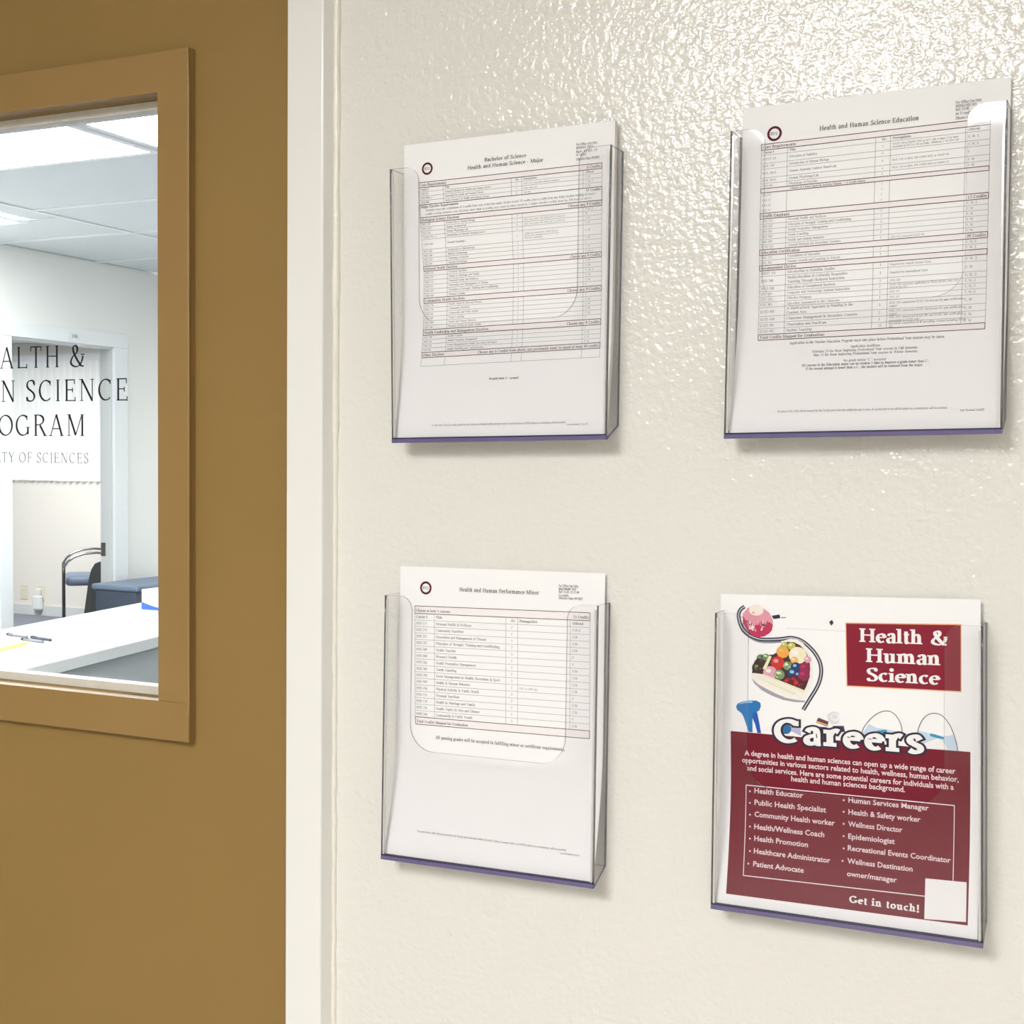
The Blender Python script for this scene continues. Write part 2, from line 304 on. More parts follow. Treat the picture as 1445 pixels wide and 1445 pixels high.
# ------------------------------------------------------------------ measured layout of the sheets (millimetres on the paper)
DATA = {'cam': [1917.55151, 0.44145, -0.04095, 0.00899, 1.15135], 'fr': {0: [[-0.65588, 0.29563], [-0.44092, 0.29868], [-0.65687, 0.01549], [-0.44174, 0.01951]], 1: [[-0.32593, 0.2989], [-0.11014, 0.30179], [-0.32866, 0.01908], [-0.10931, 0.02276]], 2: [[-0.66132, -0.10761], [-0.4478, -0.10512], [-0.66605, -0.38732], [-0.44815, -0.38435]], 3: [[-0.33906, -0.11803], [-0.12375, -0.11151], [-0.3341, -0.38525], [-0.11828, -0.38473]]}, 'hf': {0: [[-0.66058, 0.26976], [-0.43661, 0.27304], [-0.65667, 0.01172], [-0.43833, 0.01569]], 1: [[-0.32964, 0.27473], [-0.10997, 0.27808], [-0.33139, 0.01659], [-0.10833, 0.02102]], 2: [[-0.6636, -0.13404], [-0.44421, -0.13212], [-0.66644, -0.38977], [-0.44549, -0.38669]], 3: [[-0.33683, -0.13226], [-0.11916, -0.13036], [-0.33663, -0.38816], [-0.11353, -0.38607]]}, 's0': {'rows': [[16.39, 242.6], [16.83, 237.7], [17.78, 221.49], [18.22, 209.51], [18.73, 204.6], [22.42, 163.33], [22.93, 158.75], [23.21, 133.25], [23.26, 128.29], [23.04, 103.33], [23.11, 98.07], [22.69, 81.76], [23.01, 76.81], [22.04, 68.74]], 'right': [[204.0, 243.24], [205.54, 70.27]], 'cols': [42.31, 113.77, 124.56, 185.79]}, 's1': {'rows': [[16.56, 247.01], [16.68, 242.12], [17.08, 209.69], [17.17, 206.16], [17.0, 188.9], [17.12, 184.17], [17.29, 158.1], [17.41, 153.36], [17.51, 144.65], [17.74, 140.32], [17.95, 127.27], [17.89, 122.53], [17.88, 118.2], [17.96, 113.8], [18.01, 109.08], [18.21, 101.5], [18.3, 95.92], [18.26, 90.7], [18.46, 85.89], [18.74, 81.08]], 'right': [[201.01, 249.01], [200.43, 82.34]], 'cols': [38.86, 111.83, 123.86, 182.42]}, 's2': {'rows': [[17.32, 241.25], [17.56, 233.96], [17.79, 227.28], [20.08, 133.32], [20.87, 126.17]], 'right': [[201.55, 242.83], [201.65, 235.5], [202.58, 133.36], [202.67, 127.16]], 'cols': [38.81, 115.85, 128.21, 181.77]}, 'txt0': [['Bachelor of Science', 86.14, 129.35, 255.71, 3.39, 'b'], ['Health and Human Science - Major', 68.68, 146.46, 249.98, 3.41, 'b'], ['No grade below "C-" accepted', 96.08, 126.51, 53.54, 1.99, 'b'], ['No more than 25% of the credits required by the Faculty and University within the next 2 years. If courses exist or an official option as a commitment, will be provided', 39.8, 176.86, 11.47, 1.87, 'r'], ['Last Revised: 5/16/22', 178.3, 199.08, 9.38, 1.79, 'r'], ['For Office Use Only', 178.73, 199.37, 260.8, 2.15, 'b'], ['BSHHS 2022', 178.78, 195.31, 257.74, 2.15, 'b'], ['Ref: 13-02, 17', 178.83, 199.47, 254.24, 2.15, 'b'], ['45 credits', 178.88, 188.53, 251.52, 2.15, 'b'], ['Effective Date: 09/2022', 178.93, 201.62, 247.6, 2.15, 'b']], 'txt1': [['Health and Human Science Education', 65.73, 146.29, 253.54, 3.81, 'b'], ['Application to the Teacher Education Program must take place before Professional Year courses may be taken.', 45.63, 170.45, 76.69, 2.18, 'r'], ['Application deadlines:', 95.99, 120.1, 71.83, 2.01, 'r'], ['February 15 for those beginning Professional Year courses in Fall Semester.', 65.03, 150.31, 68.72, 2.16, 'r'], ['May 15 for those beginning Professional Year courses in Winter Semester.', 66.27, 150.45, 65.69, 2.16, 'r'], ['No grade below "C-" accepted', 91.13, 125.17, 60.26, 2.01, 'r'], ['All courses in the Education major can be retaken 1 time to improve a grade lower than C-.', 56.93, 159.43, 57.31, 2.16, 'b'], ['If the second attempt is lower than a C-, the student will be removed from the major.', 60.67, 154.82, 54.3, 2.16, 'b'], ['No more of the 120R will be honored by the Faculty and University within the next 2 years. If courses exist or an official option as a commitment, will be provided.', 39.72, 175.03, 19.12, 1.8, 'r'], ['Last Revised 5/16/22', 184.65, 202.65, 16.83, 1.7, 'b'], ['For Office Use Only', 174.32, 194.27, 263.23, 2.14, 'b'], ['BSHHS.UHSE 2022', 174.39, 190.58, 260.3, 2.14, 'b'], ['Ref: 23-00', 174.45, 184.71, 257.5, 2.14, 'b'], ['66-77 credits', 174.52, 186.93, 254.24, 2.14, 'b'], ['Effective Date: 09/2022', 174.59, 193.99, 250.7, 2.13, 'b']], 'txt2': [['Health and Human Performance Minor', 65.91, 150.12, 257.28, 3.8, 'b'], ['All passing grades will be accepted in fulfilling minor or certificate requirements.', 43.07, 178.57, 113.6, 3.01, 'b'], ['No more of the 120R will be honored by the Faculty and University within the next 2 years. If courses exist or an official option as a commitment, will be provided.', 32.52, 187.52, 24.98, 1.79, 'r'], ['Last Revised 5/16/22', 181.51, 200.51, 21.94, 1.58, 'r'], ['For Office Use Only', 169.78, 189.72, 265.48, 2.23, 'b'], ['MAJOR600R 2022', 169.82, 187.64, 262.58, 2.23, 'b'], ['Ref: 13-02, 12-12-09', 169.87, 190.51, 259.76, 2.23, 'b'], ['15 credits', 169.91, 179.92, 256.68, 2.23, 'b'], ['Effective Date: 09/2022', 169.96, 194.13, 254.09, 2.22, 'b']], 'seal': [[25.44, 255.12], [27.64, 255.19], [29.08, 259.12]], 'sealr': [5.845, 6.3, 6.37], 's3': {'maroon': [[8.65, 154.59], [208.18, 152.74], [208.24, 12.87], [9.06, 10.23]], 'redbox': [[108.61, 256.03], [200.4, 257.8], [200.49, 202.93], [109.52, 202.36]], 'frame': [[22.51, 106.58], [195.85, 106.94], [196.01, 31.49], [23.12, 27.61]], 'qr': [[174.3, 45.17], [206.46, 46.21], [206.83, 15.36], [174.53, 13.13]], 'txt': [['Health &', 119.18, 190.64, 240.66, 11.68, 'h'], ['Human', 124.55, 185.41, 223.56, 11.82, 'h'], ['Science', 125.32, 184.47, 207.3, 11.26, 'h'], ['Careers', 46.53, 171.42, 147.65, 22.84, 's'], ['Get in touch!', 114.06, 171.16, 17.66, 5.73, 't']], 'para': [['A degree in health and human sciences can open up a wide range of career', 21.05, 196.62, 133.52, 4.72, 'p'], ['opportunities in various sectors related to health, wellness, human behavior,', 18.85, 199.07, 126.91, 4.72, 'p'], ['and social services. Here are some potential careers for individuals with a', 23.4, 195.25, 120.0, 4.71, 'p'], ['health and human sciences background.', 61.91, 156.72, 114.08, 4.6, 'p'], ['Health Educator', 29.94, 72.23, 100.3, 4.68, 'p'], ['Public Health Specialist', 30.19, 91.97, 89.83, 4.64, 'p'], ['Community Health worker', 30.5, 99.55, 79.43, 4.6, 'p'], ['Health/Wellness Coach', 30.7, 91.05, 68.63, 4.56, 'p'], ['Health Promotion', 31.13, 77.62, 58.46, 4.52, 'p'], ['Healthcare Administrator', 31.26, 96.88, 47.62, 4.48, 'p'], ['Patient Advocate', 31.27, 74.96, 36.58, 4.45, 'p'], ['Human Services Manager', 110.51, 175.73, 100.57, 4.5, 'p'], ['Health & Safety worker', 110.69, 169.31, 90.34, 4.47, 'p'], ['Wellness Director', 110.74, 155.05, 80.16, 4.43, 'p'], ['Epidemiologist', 111.03, 149.17, 69.86, 4.39, 'p'], ['Recreational Events Coordinator', 111.0, 193.82, 60.02, 4.36, 'p'], ['Wellness Destination', 111.01, 164.06, 49.26, 4.33, 'p'], ['owner/manager', 111.05, 151.75, 38.82, 4.29, 'p']], 'bul': [[25.96, 101.33], [26.19, 91.01], [26.5, 80.58], [26.87, 70.23], [27.31, 59.78], [27.82, 49.03], [27.02, 38.2], [106.56, 101.96], [106.74, 92.02], [106.97, 81.78], [107.25, 71.43], [107.58, 61.17], [107.03, 50.68]], 'tube': [[21.39, 268.42], [17.9, 265.68], [16.04, 261.09], [16.77, 255.06], [18.98, 249.1], [23.4, 244.36], [28.55, 241.17], [35.89, 239.36], [46.1, 239.64], [54.79, 240.59], [60.55, 241.71], [66.29, 241.2], [72.0, 238.85], [77.68, 234.31], [82.64, 228.66], [86.16, 222.23], [87.57, 215.7], [87.21, 209.09], [85.44, 202.38], [82.6, 196.33], [79.05, 190.22], [75.49, 184.08], [72.28, 178.31]], 'tubeshadow': [[17.87, 252.84], [20.45, 246.89], [25.61, 242.56], [32.96, 238.72], [43.19, 238.17], [53.34, 239.19]], 'apple': [[19.75, 261.96], [24.19, 267.36], [30.08, 269.03], [37.41, 267.73], [43.23, 263.42], [46.13, 257.54], [46.12, 250.83], [43.93, 246.27], [38.82, 242.33], [32.96, 240.97], [27.82, 242.65], [22.67, 247.72], [19.73, 253.65]], 'applered': [[19.74, 260.45], [21.95, 256.75], [26.37, 253.88], [30.05, 251.75], [32.98, 252.23], [35.91, 251.21], [40.3, 253.61], [43.22, 255.2], [46.12, 253.06], [45.38, 247.82], [43.2, 245.12], [38.82, 242.18], [32.96, 240.97], [27.82, 242.65], [23.04, 247.74], [20.1, 253.67]], 'heart': [[27.0, 204.18], [27.17, 210.97], [27.77, 217.04], [30.72, 221.7], [35.13, 225.3], [40.25, 226.67], [45.35, 226.53], [47.53, 227.76], [48.99, 231.55], [51.89, 235.41], [56.23, 239.31], [61.27, 241.0], [67.0, 240.49], [72.0, 237.75], [76.26, 232.78], [79.09, 225.55], [80.5, 219.0], [80.85, 211.67], [79.78, 204.25], [78.0, 196.78], [75.5, 189.99], [73.72, 186.54], [66.22, 186.79], [57.59, 188.07], [48.92, 191.24], [41.65, 194.52], [33.61, 198.54]], 'hearts2': [[27.15, 204.18], [35.08, 198.25], [43.11, 194.24], [51.82, 191.05], [60.47, 188.63], [73.72, 188.76], [73.72, 185.07], [64.78, 184.84], [54.7, 186.02], [45.28, 189.14], [36.53, 193.45], [29.94, 199.07]], 'heartin': [[27.9, 208.37], [28.13, 214.79], [30.72, 220.2], [35.13, 224.17], [40.25, 225.54], [46.07, 226.05], [48.98, 227.82], [50.43, 231.62], [54.06, 235.5], [58.39, 237.91], [64.13, 238.16], [69.85, 235.44], [74.83, 229.77], [77.67, 222.54], [78.37, 215.21], [77.3, 206.32], [74.8, 198.8], [72.3, 194.21], [64.79, 195.96], [54.72, 200.55], [44.58, 204.44], [35.1, 208.4]], 'blobs': [[[32.91, 213.54], 70, 'g'], [[35.85, 221.96], 55, 'g'], [[40.24, 223.67], 42, 'g2'], [[54.77, 228.84], 75, 'o'], [[62.34, 234.38], 48, 'y'], [[56.22, 235.22], 38, 'y'], [[67.7, 226.48], 105, 'w'], [[50.41, 218.95], 82, 'r'], [[64.83, 221.9], 45, 'y2'], [[59.08, 216.79], 55, 'g2'], [[43.86, 209.63], 85, 'p'], [[51.85, 208.58], 62, 'g2'], [[66.25, 216.05], 60, 'n'], [[64.1, 210.01], 75, 'n'], [[68.39, 208.77], 55, 'n'], [[73.75, 215.71], 65, 'm'], [[73.03, 209.03], 70, 'm'], [[76.25, 223.2], 42, 'p'], [[59.05, 202.3], 60, 'd'], [[67.67, 200.58], 75, 'd'], [[64.8, 204.12], 60, 'd']], 'sticks': [[[28.49, 208.78], [32.9, 208.65], [73.37, 195.02], [71.23, 192.3]], [[28.48, 206.52], [32.16, 205.6], [67.65, 192.44], [63.35, 191.42]], [[34.36, 208.36], [38.75, 208.23], [74.08, 195.8], [73.01, 193.89]]], 'stickw': [[37.3, 213.02], [43.16, 225.31], [45.34, 224.29], [40.22, 212.43]], 'clip1': [[45.04, 260.86], [51.93, 262.19], [52.65, 258.87], [46.85, 257.94]], 'clip2': [[94.27, 256.92], [96.73, 258.82], [98.12, 256.32], [96.02, 253.7]], 'conn': [[53.37, 259.86], [57.7, 259.99], [57.7, 259.25], [53.37, 258.89]], 'dumb': [[[13.54, 177.48], [15.12, 180.27], [19.5, 182.35], [25.59, 183.65], [31.66, 183.88], [35.11, 182.08], [35.53, 179.01], [34.23, 175.38], [30.77, 172.91], [23.83, 171.07], [17.73, 171.97], [14.41, 174.41]], [[17.73, 172.41], [28.17, 173.17], [28.13, 154.94], [24.66, 154.93], [22.07, 162.92], [19.9, 169.0]], [[28.17, 173.17], [32.07, 173.89], [34.21, 163.85], [35.66, 154.66], [32.46, 154.67], [30.32, 162.67], [28.16, 167.83]]], 'dumblight': [[15.12, 179.38], [19.5, 182.17], [25.59, 183.3], [28.19, 183.3], [28.19, 181.61], [21.24, 180.87]], 'ball': [[56.94, 160.54], 42], 'bottle': [[[82.85, 168.04], [85.19, 172.45], [93.89, 169.47], [92.73, 165.16]], [[84.6, 164.53], [92.15, 164.51], [91.56, 152.98], [84.59, 153.01]], [[97.35, 166.12], [106.55, 166.83], [107.69, 161.52], [97.35, 160.7]]], 'cap': [[83.44, 169.54], [93.65, 166.68], [93.19, 165.68], [83.2, 168.43]], 'jar': [[92.73, 176.03], [97.36, 178.77], [101.96, 177.89], [103.34, 173.19], [101.96, 168.28], [96.2, 167.24], [93.31, 170.64]], 'mask1': [[120.8, 159.58], [127.02, 170.17], [133.77, 167.13], [141.61, 166.56], [149.4, 165.4], [154.38, 161.68], [154.38, 159.92], [127.02, 158.29]], 'maskb1': [[133.77, 164.76], [141.61, 166.32], [142.72, 162.52], [137.14, 162.07]], 'strap1': [[120.8, 159.58], [123.06, 166.31], [127.02, 172.55], [132.65, 178.3], [138.25, 181.65], [143.83, 182.28], [148.28, 180.0], [151.61, 175.55], [153.82, 169.85], [154.6, 162.87]], 'mask2': [[166.48, 167.32], [172.49, 166.62], [180.1, 164.9], [188.74, 164.43], [195.72, 166.13], [197.87, 159.41], [198.41, 152.8], [171.41, 152.58], [169.22, 162.87]], 'maskb2': [[176.3, 165.76], [180.1, 165.48], [187.67, 163.19], [187.67, 161.81], [181.18, 162.44], [176.84, 163.48]], 'strap2': [[166.48, 163.82], [167.57, 169.73], [170.3, 176.34], [174.65, 181.3], [180.08, 183.07], [184.95, 182.03], [189.26, 178.3], [193.03, 172.25], [195.72, 164.99], [197.33, 159.37], [198.41, 152.8]], 'bag': [[172.5, 157.32], [182.27, 162.18], [185.51, 161.28], [190.91, 153.65], [172.5, 152.67]]}}
PW, PH = 215.9, 279.4
DT = {0: .0115, 1: .006, 2: .005, 3: .007}; DB = {0: .0262, 1: .0262, 2: .0265, 3: .0265}
def sheet_pt(i, u, v, off=0.):
    a, b = u/PW, v/PH; TL, TR, BL, BR = DATA['fr'][i]
    x = (BL[0]*(1-a)+BR[0]*a)*(1-b)+(TL[0]*(1-a)+TR[0]*a)*b
    z = (BL[1]*(1-a)+BR[1]*a)*(1-b)+(TL[1]*(1-a)+TR[1]*a)*b
    t = min(max(1-v/120., 0), 1)
    return Vector((x, -(DT[i]+(DB[i]-DT[i])*t**1.7)-off, z+H0))
class Print:
    """collects flat shapes on sheet i, one mesh per call of put"""
    def __init__(s, i, lay): s.i = i; s.bm = bmesh.new(); s.off = lay*.00007
    def face(s, pts, mi=0):
        f = s.bm.faces.new([s.bm.verts.new(sheet_pt(s.i, p[0], p[1], s.off)) for p in pts]); f.material_index = mi; return f
    def quads(s, qs, mi=0):
        o = s.off
        for k, q in enumerate(qs): s.off = o+(k % 9)*3e-6; s.face(q, mi)
        s.off = o
    def poly(s, pts, mi=0, lift=0):
        o = s.off; s.off += lift*.00003; f = s.face(pts, mi); s.off = o; f.normal_update(); bmesh.ops.triangulate(s.bm, faces=[f], ngon_method='EAR_CLIP', quad_method='FIXED')
    def text(s, t, mi=0, q=14, grow=0., st=None, lift=0):
        o = s.off; s.off += lift*.00003
        s.quads(text_quads(t[0], t[1], t[2], t[3], t[4], st or t[5], q, grow), mi); s.off = o
    def hline(s, x0, y0, x1, y1, w, mi=0): s.face([(x0, y0-w/2), (x1, y1-w/2), (x1, y1+w/2), (x0, y0+w/2)], mi)
    def vline(s, x0, y0, x1, y1, w, mi=0):
        n = max(1, int(abs(y1-y0)/8))
        for k in range(n):
            a, b = k/n, (k+1)/n
            xa, xb, ya, yb = x0+(x1-x0)*a, x0+(x1-x0)*b, y0+(y1-y0)*a, y0+(y1-y0)*b
            s.face([(xa-w/2, ya), (xa+w/2, ya), (xb+w/2, yb), (xb-w/2, yb)], mi)
    def block(s, TL, TR, BR, BL, n, mi=0):
        for k in range(n):
            a, b = k/n, (k+1)/n
            L = lambda P, Q, t: (P[0]+(Q[0]-P[0])*t, P[1]+(Q[1]-P[1])*t)
            s.face([L(BL, TL, a), L(BR, TR, a), L(BR, TR, b), L(BL, TL, b)], mi)
    def disc(s, c, rx, ry, mi=0, n=20, lift=0):
        o = s.off; s.off += lift*.00003
        s.face([(c[0]+rx*math.cos(2*math.pi*k/n), c[1]+ry*math.sin(2*math.pi*k/n)) for k in range(n)], mi); s.off = o
    def ribbon(s, pts, w, mi=0, lift=0):
        o = s.off; s.off += lift*.00003
        P = spline([tuple(p) for p in pts], 3); H = []
        ws = w if isinstance(w, list) else [w]*len(P)
        for k in range(len(P)):
            a, b = P[max(k-1, 0)], P[min(k+1, len(P)-1)]; dx, dy = b[0]-a[0], b[1]-a[1]; L = math.hypot(dx, dy) or 1
            H.append((-dy/L*ws[k]/2, dx/L*ws[k]/2))
        for k in range(len(P)-1):
            a, b, p, r = P[k], P[k+1], H[k], H[k+1]
            s.face([(a[0]+p[0], a[1]+p[1]), (a[0]-p[0], a[1]-p[1]), (b[0]-r[0], b[1]-r[1]), (b[0]+r[0], b[1]+r[1])], mi)
        s.off = o
    def put(s, name, mats, root, parent=None):
        return obj(name, s.bm, mats, parent or root, root.location if parent is None else parent_org(root))
def parent_org(root): return root.location

def sheet_mesh(i, root, name='sheet', back=0., extra=0.):
    bm = bmesh.new(); n = 30; fr_, bk_ = [], []
    for k in range(n+1):
        v = PH*k/n
        fr_.append([bm.verts.new(sheet_pt(i, u, v, -back)) for u in (0, PW)])
        bk_.append([bm.verts.new(sheet_pt(i, u, v, -back-.00025-extra)) for u in (0, PW)])
    def rimface(vs): bm.faces.new([bm.verts.new(q.co) for q in vs]).material_index = 1
    for k in range(n):
        for A_, B_ in ((fr_[k], fr_[k+1]), (bk_[k+1], bk_[k])): bm.faces.new((A_[0], A_[1], B_[1], B_[0])).smooth = True
        rimface((fr_[k][1], bk_[k][1], bk_[k+1][1], fr_[k+1][1]))
        rimface((bk_[k][0], fr_[k][0], fr_[k+1][0], bk_[k+1][0]))
    rimface((fr_[n][0], fr_[n][1], bk_[n][1], bk_[n][0]))
    rimface((bk_[0][0], bk_[0][1], fr_[0][1], fr_[0][0]))
    return obj(name, bm, [M['paper'], M['sheetedge']], root, root.location)

# ------------------------------------------------------------------ the setting: corridor side
def Z(z): return z+H0
CEIL = Z(.96)
def wallpiece(name, parts, mt, label=None):
    bm = bmesh.new()
    for p in parts: box(bm, *p)
    return structure(obj(name, bm, mt), label)
wallpiece('wall_front', [(-.7405, 2.6, 0, .12, 0, CEIL), (-4.98, -1.80, 0, .12, 0, CEIL), (-1.80, -.7405, 0, .12, 2.13, CEIL)], M['wall'])
wallpiece('wall_back', [(-4.98, 2.6, -5.7, -5.6, 0, CEIL)], M['wallplain'])
wallpiece('wall_right', [(2.6, 2.72, -5.7, 4.76, 0, CEIL)], M['wallplain'])
wallpiece('wall_corridor_end', [(-5.1, -4.98, -5.7, .12, 0, CEIL)], M['wallplain'])
fl = wallpiece('floor', [(-10.6, 2.72, -5.7, 8.2, -.1, 0)], M['carpet'])
fl2 = wallpiece('floor_corridor', [(-4.98, 2.6, -5.6, -.02, 0, .006)], M['vinylfloor'])

# corridor ceiling light above and behind the camera
def troffer(x0, x1, y0, y1, mt, label, group=None, zc=CEIL):
    t = thing('ceiling_light', label, 'ceiling light', ((x0+x1)/2, (y0+y1)/2, zc), group)
    bm = bmesh.new()
    for a in ((x0, x1, y0, y0+.025), (x0, x1, y1-.025, y1), (x0, x0+.025, y0+.025, y1-.025), (x1-.025, x1, y0+.025, y1-.025)): box(bm, *a, zc-.012, zc)
    obj('frame', bm, M['white'], t, t.location)
    obj('diffuser', BX(x0+.025, x1-.025, y0+.025, y1-.025, zc-.006, zc), mt, t, t.location)
troffer(-1.10, -.26, -2.98, -1.76, M['troffer'], 'rectangular ceiling light over the corridor facing the brochure wall')
troffer(.8, 1.4, -4.6, -3.4, M['troffer'], 'added unseen ceiling light farther right in the corridor, brightens the lower wall')  # added lamp out of view, lifts the wall low down and to the right
structure(obj('ceiling_corridor', BX(-4.98, 2.6, -5.7, .12, CEIL, CEIL+.08), M['wallplain']))

# door frame (trim), with caulk where it meets the wall
def door_frame():
    root = bpy.data.objects.new('trim_1', None); COL.objects.link(root); root.location = (-.765, 0, 0); root['kind'] = 'structure'
    bm = bmesh.new()
    prism(bm, [(-.7861, -.018, 0), (-.7436, -.018, 0), (-.7402, .0, 0), (-.7402, .14, 0), (-.7861, .14, 0)], [(-.7861, -.018, 2.086), (-.7436, -.018, 2.086), (-.7402, .0, 2.086), (-.7402, .14, 2.086), (-.7861, .14, 2.086)])
    es = [e for e in bm.edges if abs(e.verts[0].co.z-e.verts[1].co.z) > 1 and e.verts[0].co.y < -.01]
    bmesh.ops.bevel(bm, geom=es, offset=.0018, segments=3, affect='EDGES', profile=.5)
    obj('jamb', bm, M['trim'], root, root.location)
    obj('jamb', BX(-1.80, -1.757, -.018, .14, 0, 2.086, bev=.002), M['trim'], root, root.location)
    obj('head', BX(-1.80, -.7402, -.018, .14, 2.086, 2.13, bev=.002), M['trim'], root, root.location)
    bm = bmesh.new(); rnd = random.Random(3); pts = []; rs = []
    for k in range(121):
        pts.append((-.7388+rnd.uniform(-.0004, .0004), -.0004, .02+2.06*k/120)); rs.append(.0026+rnd.uniform(-.0006, .0008)+(.0012 if k > 84 else 0))
    tube(bm, pts, rs, 10)
    obj('caulk_bead', bm, M['caulk'], root, root.location, smooth=True)
door_frame()

# ochre door with its glazed opening
OX0, OX1, OZ0, OZ1 = -1.411, -.9528, Z(-.2635), Z(.377)          # glazed opening
FX0, FX1, FZ0, FZ1 = -1.451, -.9130, Z(-.3050), Z(.4190)          # outer edge of raised frame
wallpiece('door_1', [(-1.756, OX0, 0, .045, .01, 2.085), (OX1, -.7868, 0, .045, .01, 2.085), (OX0, OX1, 0, .045, .01, OZ0), (OX0, OX1, 0, .045, OZ1, 2.085)], M['ochre'])
win = bpy.data.objects.new('window_1', None); COL.objects.link(win); win.location = ((FX0+FX1)/2, 0, FZ0); win['kind'] = 'structure'
bm = bmesh.new()
for a in ((FX0, FX1, FZ0, OZ0), (FX0, FX1, OZ1, FZ1), (FX0, OX0, OZ0, OZ1), (OX1, FX1, OZ0, OZ1)): box(bm, a[0], a[1], -.012, .0, a[2], a[3])
bmesh.ops.remove_doubles(bm, verts=bm.verts, dist=1e-5)
bmesh.ops.delete(bm, geom=[f for f in bm.faces if all(any(abs(f.calc_center_median()[k]-g) < 1e-4 for g in gs) for k, gs in ((2, (OZ0, OZ1)),)) and OX0 > f.calc_center_median().x], context='FACES')
es = [e for e in bm.edges if len(e.link_faces) == 2 and e.calc_face_angle(0) > 1 and min(v.co.y for v in e.verts) < -.011 and max(v.co.y for v in e.verts) < -.011
      and (all(abs(v.co.x-FX1) < 1e-4 for v in e.verts) or all(abs(v.co.x-FX0) < 1e-4 for v in e.verts) or all(abs(v.co.z-FZ0) < 1e-4 for v in e.verts) or all(abs(v.co.z-FZ1) < 1e-4 for v in e.verts) or all(abs(v.co.z-OZ0) < 1e-4 for v in e.verts))]
bmesh.ops.bevel(bm, geom=es, offset=.0012, segments=2, affect='EDGES', profile=.5)
obj('window_frame', bm, M['ochre2'], win, win.location)
def ring(bm, x0, x1, z0, z1, w_, y0, y1):
    for a in ((x0, x1, z0, z0+w_), (x0, x1, z1-w_, z1), (x0, x0+w_, z0+w_, z1-w_), (x1-w_, x1, z0+w_, z1-w_)): box(bm, a[0], a[1], y0, y1, a[2], a[3])
bm = bmesh.new(); ring(bm, OX0, OX1, OZ0, OZ1, .009, .016, .0285); obj('glazing_bead', bm, M['bead'], win, win.location)
bm = bmesh.new(); ring(bm, OX0, OX1, OZ0, OZ1, .006, .0325, .046); obj('glazing_bead', bm, M['white'], win, win.location)
bm = bmesh.new(); ring(bm, OX0-.04, OX1+.04, OZ0-.04, OZ1+.04, .04, .045, .057); obj('inner_frame', bm, M['white'], win, win.location)
gl = obj('pane', BX(OX0+.0005, OX1-.0005, .0288, .0322, OZ0+.0005, OZ1-.0005), M['glass'], win, win.location); gl['label'] = 'clear glass pane with dark capital lettering'
def lettering(s, cx, zb, cap, mt, st='v', half=None):
    bm = bmesh.new()
    qs = text_quads(s, cx-half, cx+half, zb, cap, st, 34)
    for q in qs: bm.faces.new([bm.verts.new((p[0], .0284, p[1])) for p in q])
    obj('lettering', bm, mt, win, win.location)
CXW = -1.1775
lettering('HEALTH &', CXW, Z(.0965), .0245, M['vinyl'], half=.090)
lettering('HUMAN SCIENCE', CXW, Z(.058), .0245, M['vinyl'], half=.153)
lettering('PROGRAM', CXW, Z(.0185), .0245, M['vinyl'], half=.091)
lettering('FACULTY OF SCIENCES', CXW, Z(-.0122), .0118, M['vinylbloom'], half=.094)

# ------------------------------------------------------------------ the setting: office behind the door
WX = -4.86
wallpiece('wall_left', [(WX-.07, WX, .12, 3.60, 0, CEIL), (WX-.07, WX, 4.313, 4.76, 0, CEIL), (WX-.07, WX, 3.60, 4.313, Z(.545), CEIL)], M['roomwall'])
wallpiece('wall_end', [(WX, 2.6, 4.66, 4.76, 0, CEIL)], M['roomwall'])
door2 = bpy.data.objects.new('door_2', None); COL.objects.link(door2); door2.location = (WX, 3.6, 0); door2['kind'] = 'structure'
bm = bmesh.new()
for a in ((WX-.072, WX-.001, 3.6005, 3.620, 0, Z(.53)), (WX-.072, WX-.001, 4.297, 4.3125, 0, Z(.53)), (WX-.072, WX-.001, 3.6005, 4.3125, Z(.53), Z(.5445))): box(bm, *a)
obj('door_jamb', bm, M['greypaint'], door2, door2.location)
bm = bmesh.new()
for a in ((WX, WX+.018, 3.53, 3.612, 0, Z(.54)), (WX, WX+.018, 4.304, 4.405, 0, Z(.54)), (WX, WX+.018, 3.53, 4.405, Z(.54), Z(.612))): box(bm, *a, bev=.003)
obj('door_casing', bm, M['white'], door2, door2.location)
sp = obj('strike_plate', BX(WX-.068, WX-.038, 4.2945, 4.297, Z(-.535), Z(-.465), bev=.001), M['chrome'], door2, door2.location)
pl_ = thing('room_number_plate', 'small white room number plate over the inner doorway', 'sign', (WX+.018, 4.02, Z(.572)))
obj('plate', BX(WX+.018, WX+.021, 3.975, 4.055, Z(.556), Z(.592)), M['boxwhite'], pl_, pl_.location)
bm = bmesh.new()
for q in text_quads('108', 3.995, 4.037, Z(.565), .017, 'b', 16): bm.faces.new([bm.verts.new((WX+.0213, p[0], p[1])) for p in q])
obj('number', bm, M['inkgrey'], pl_, pl_.location)

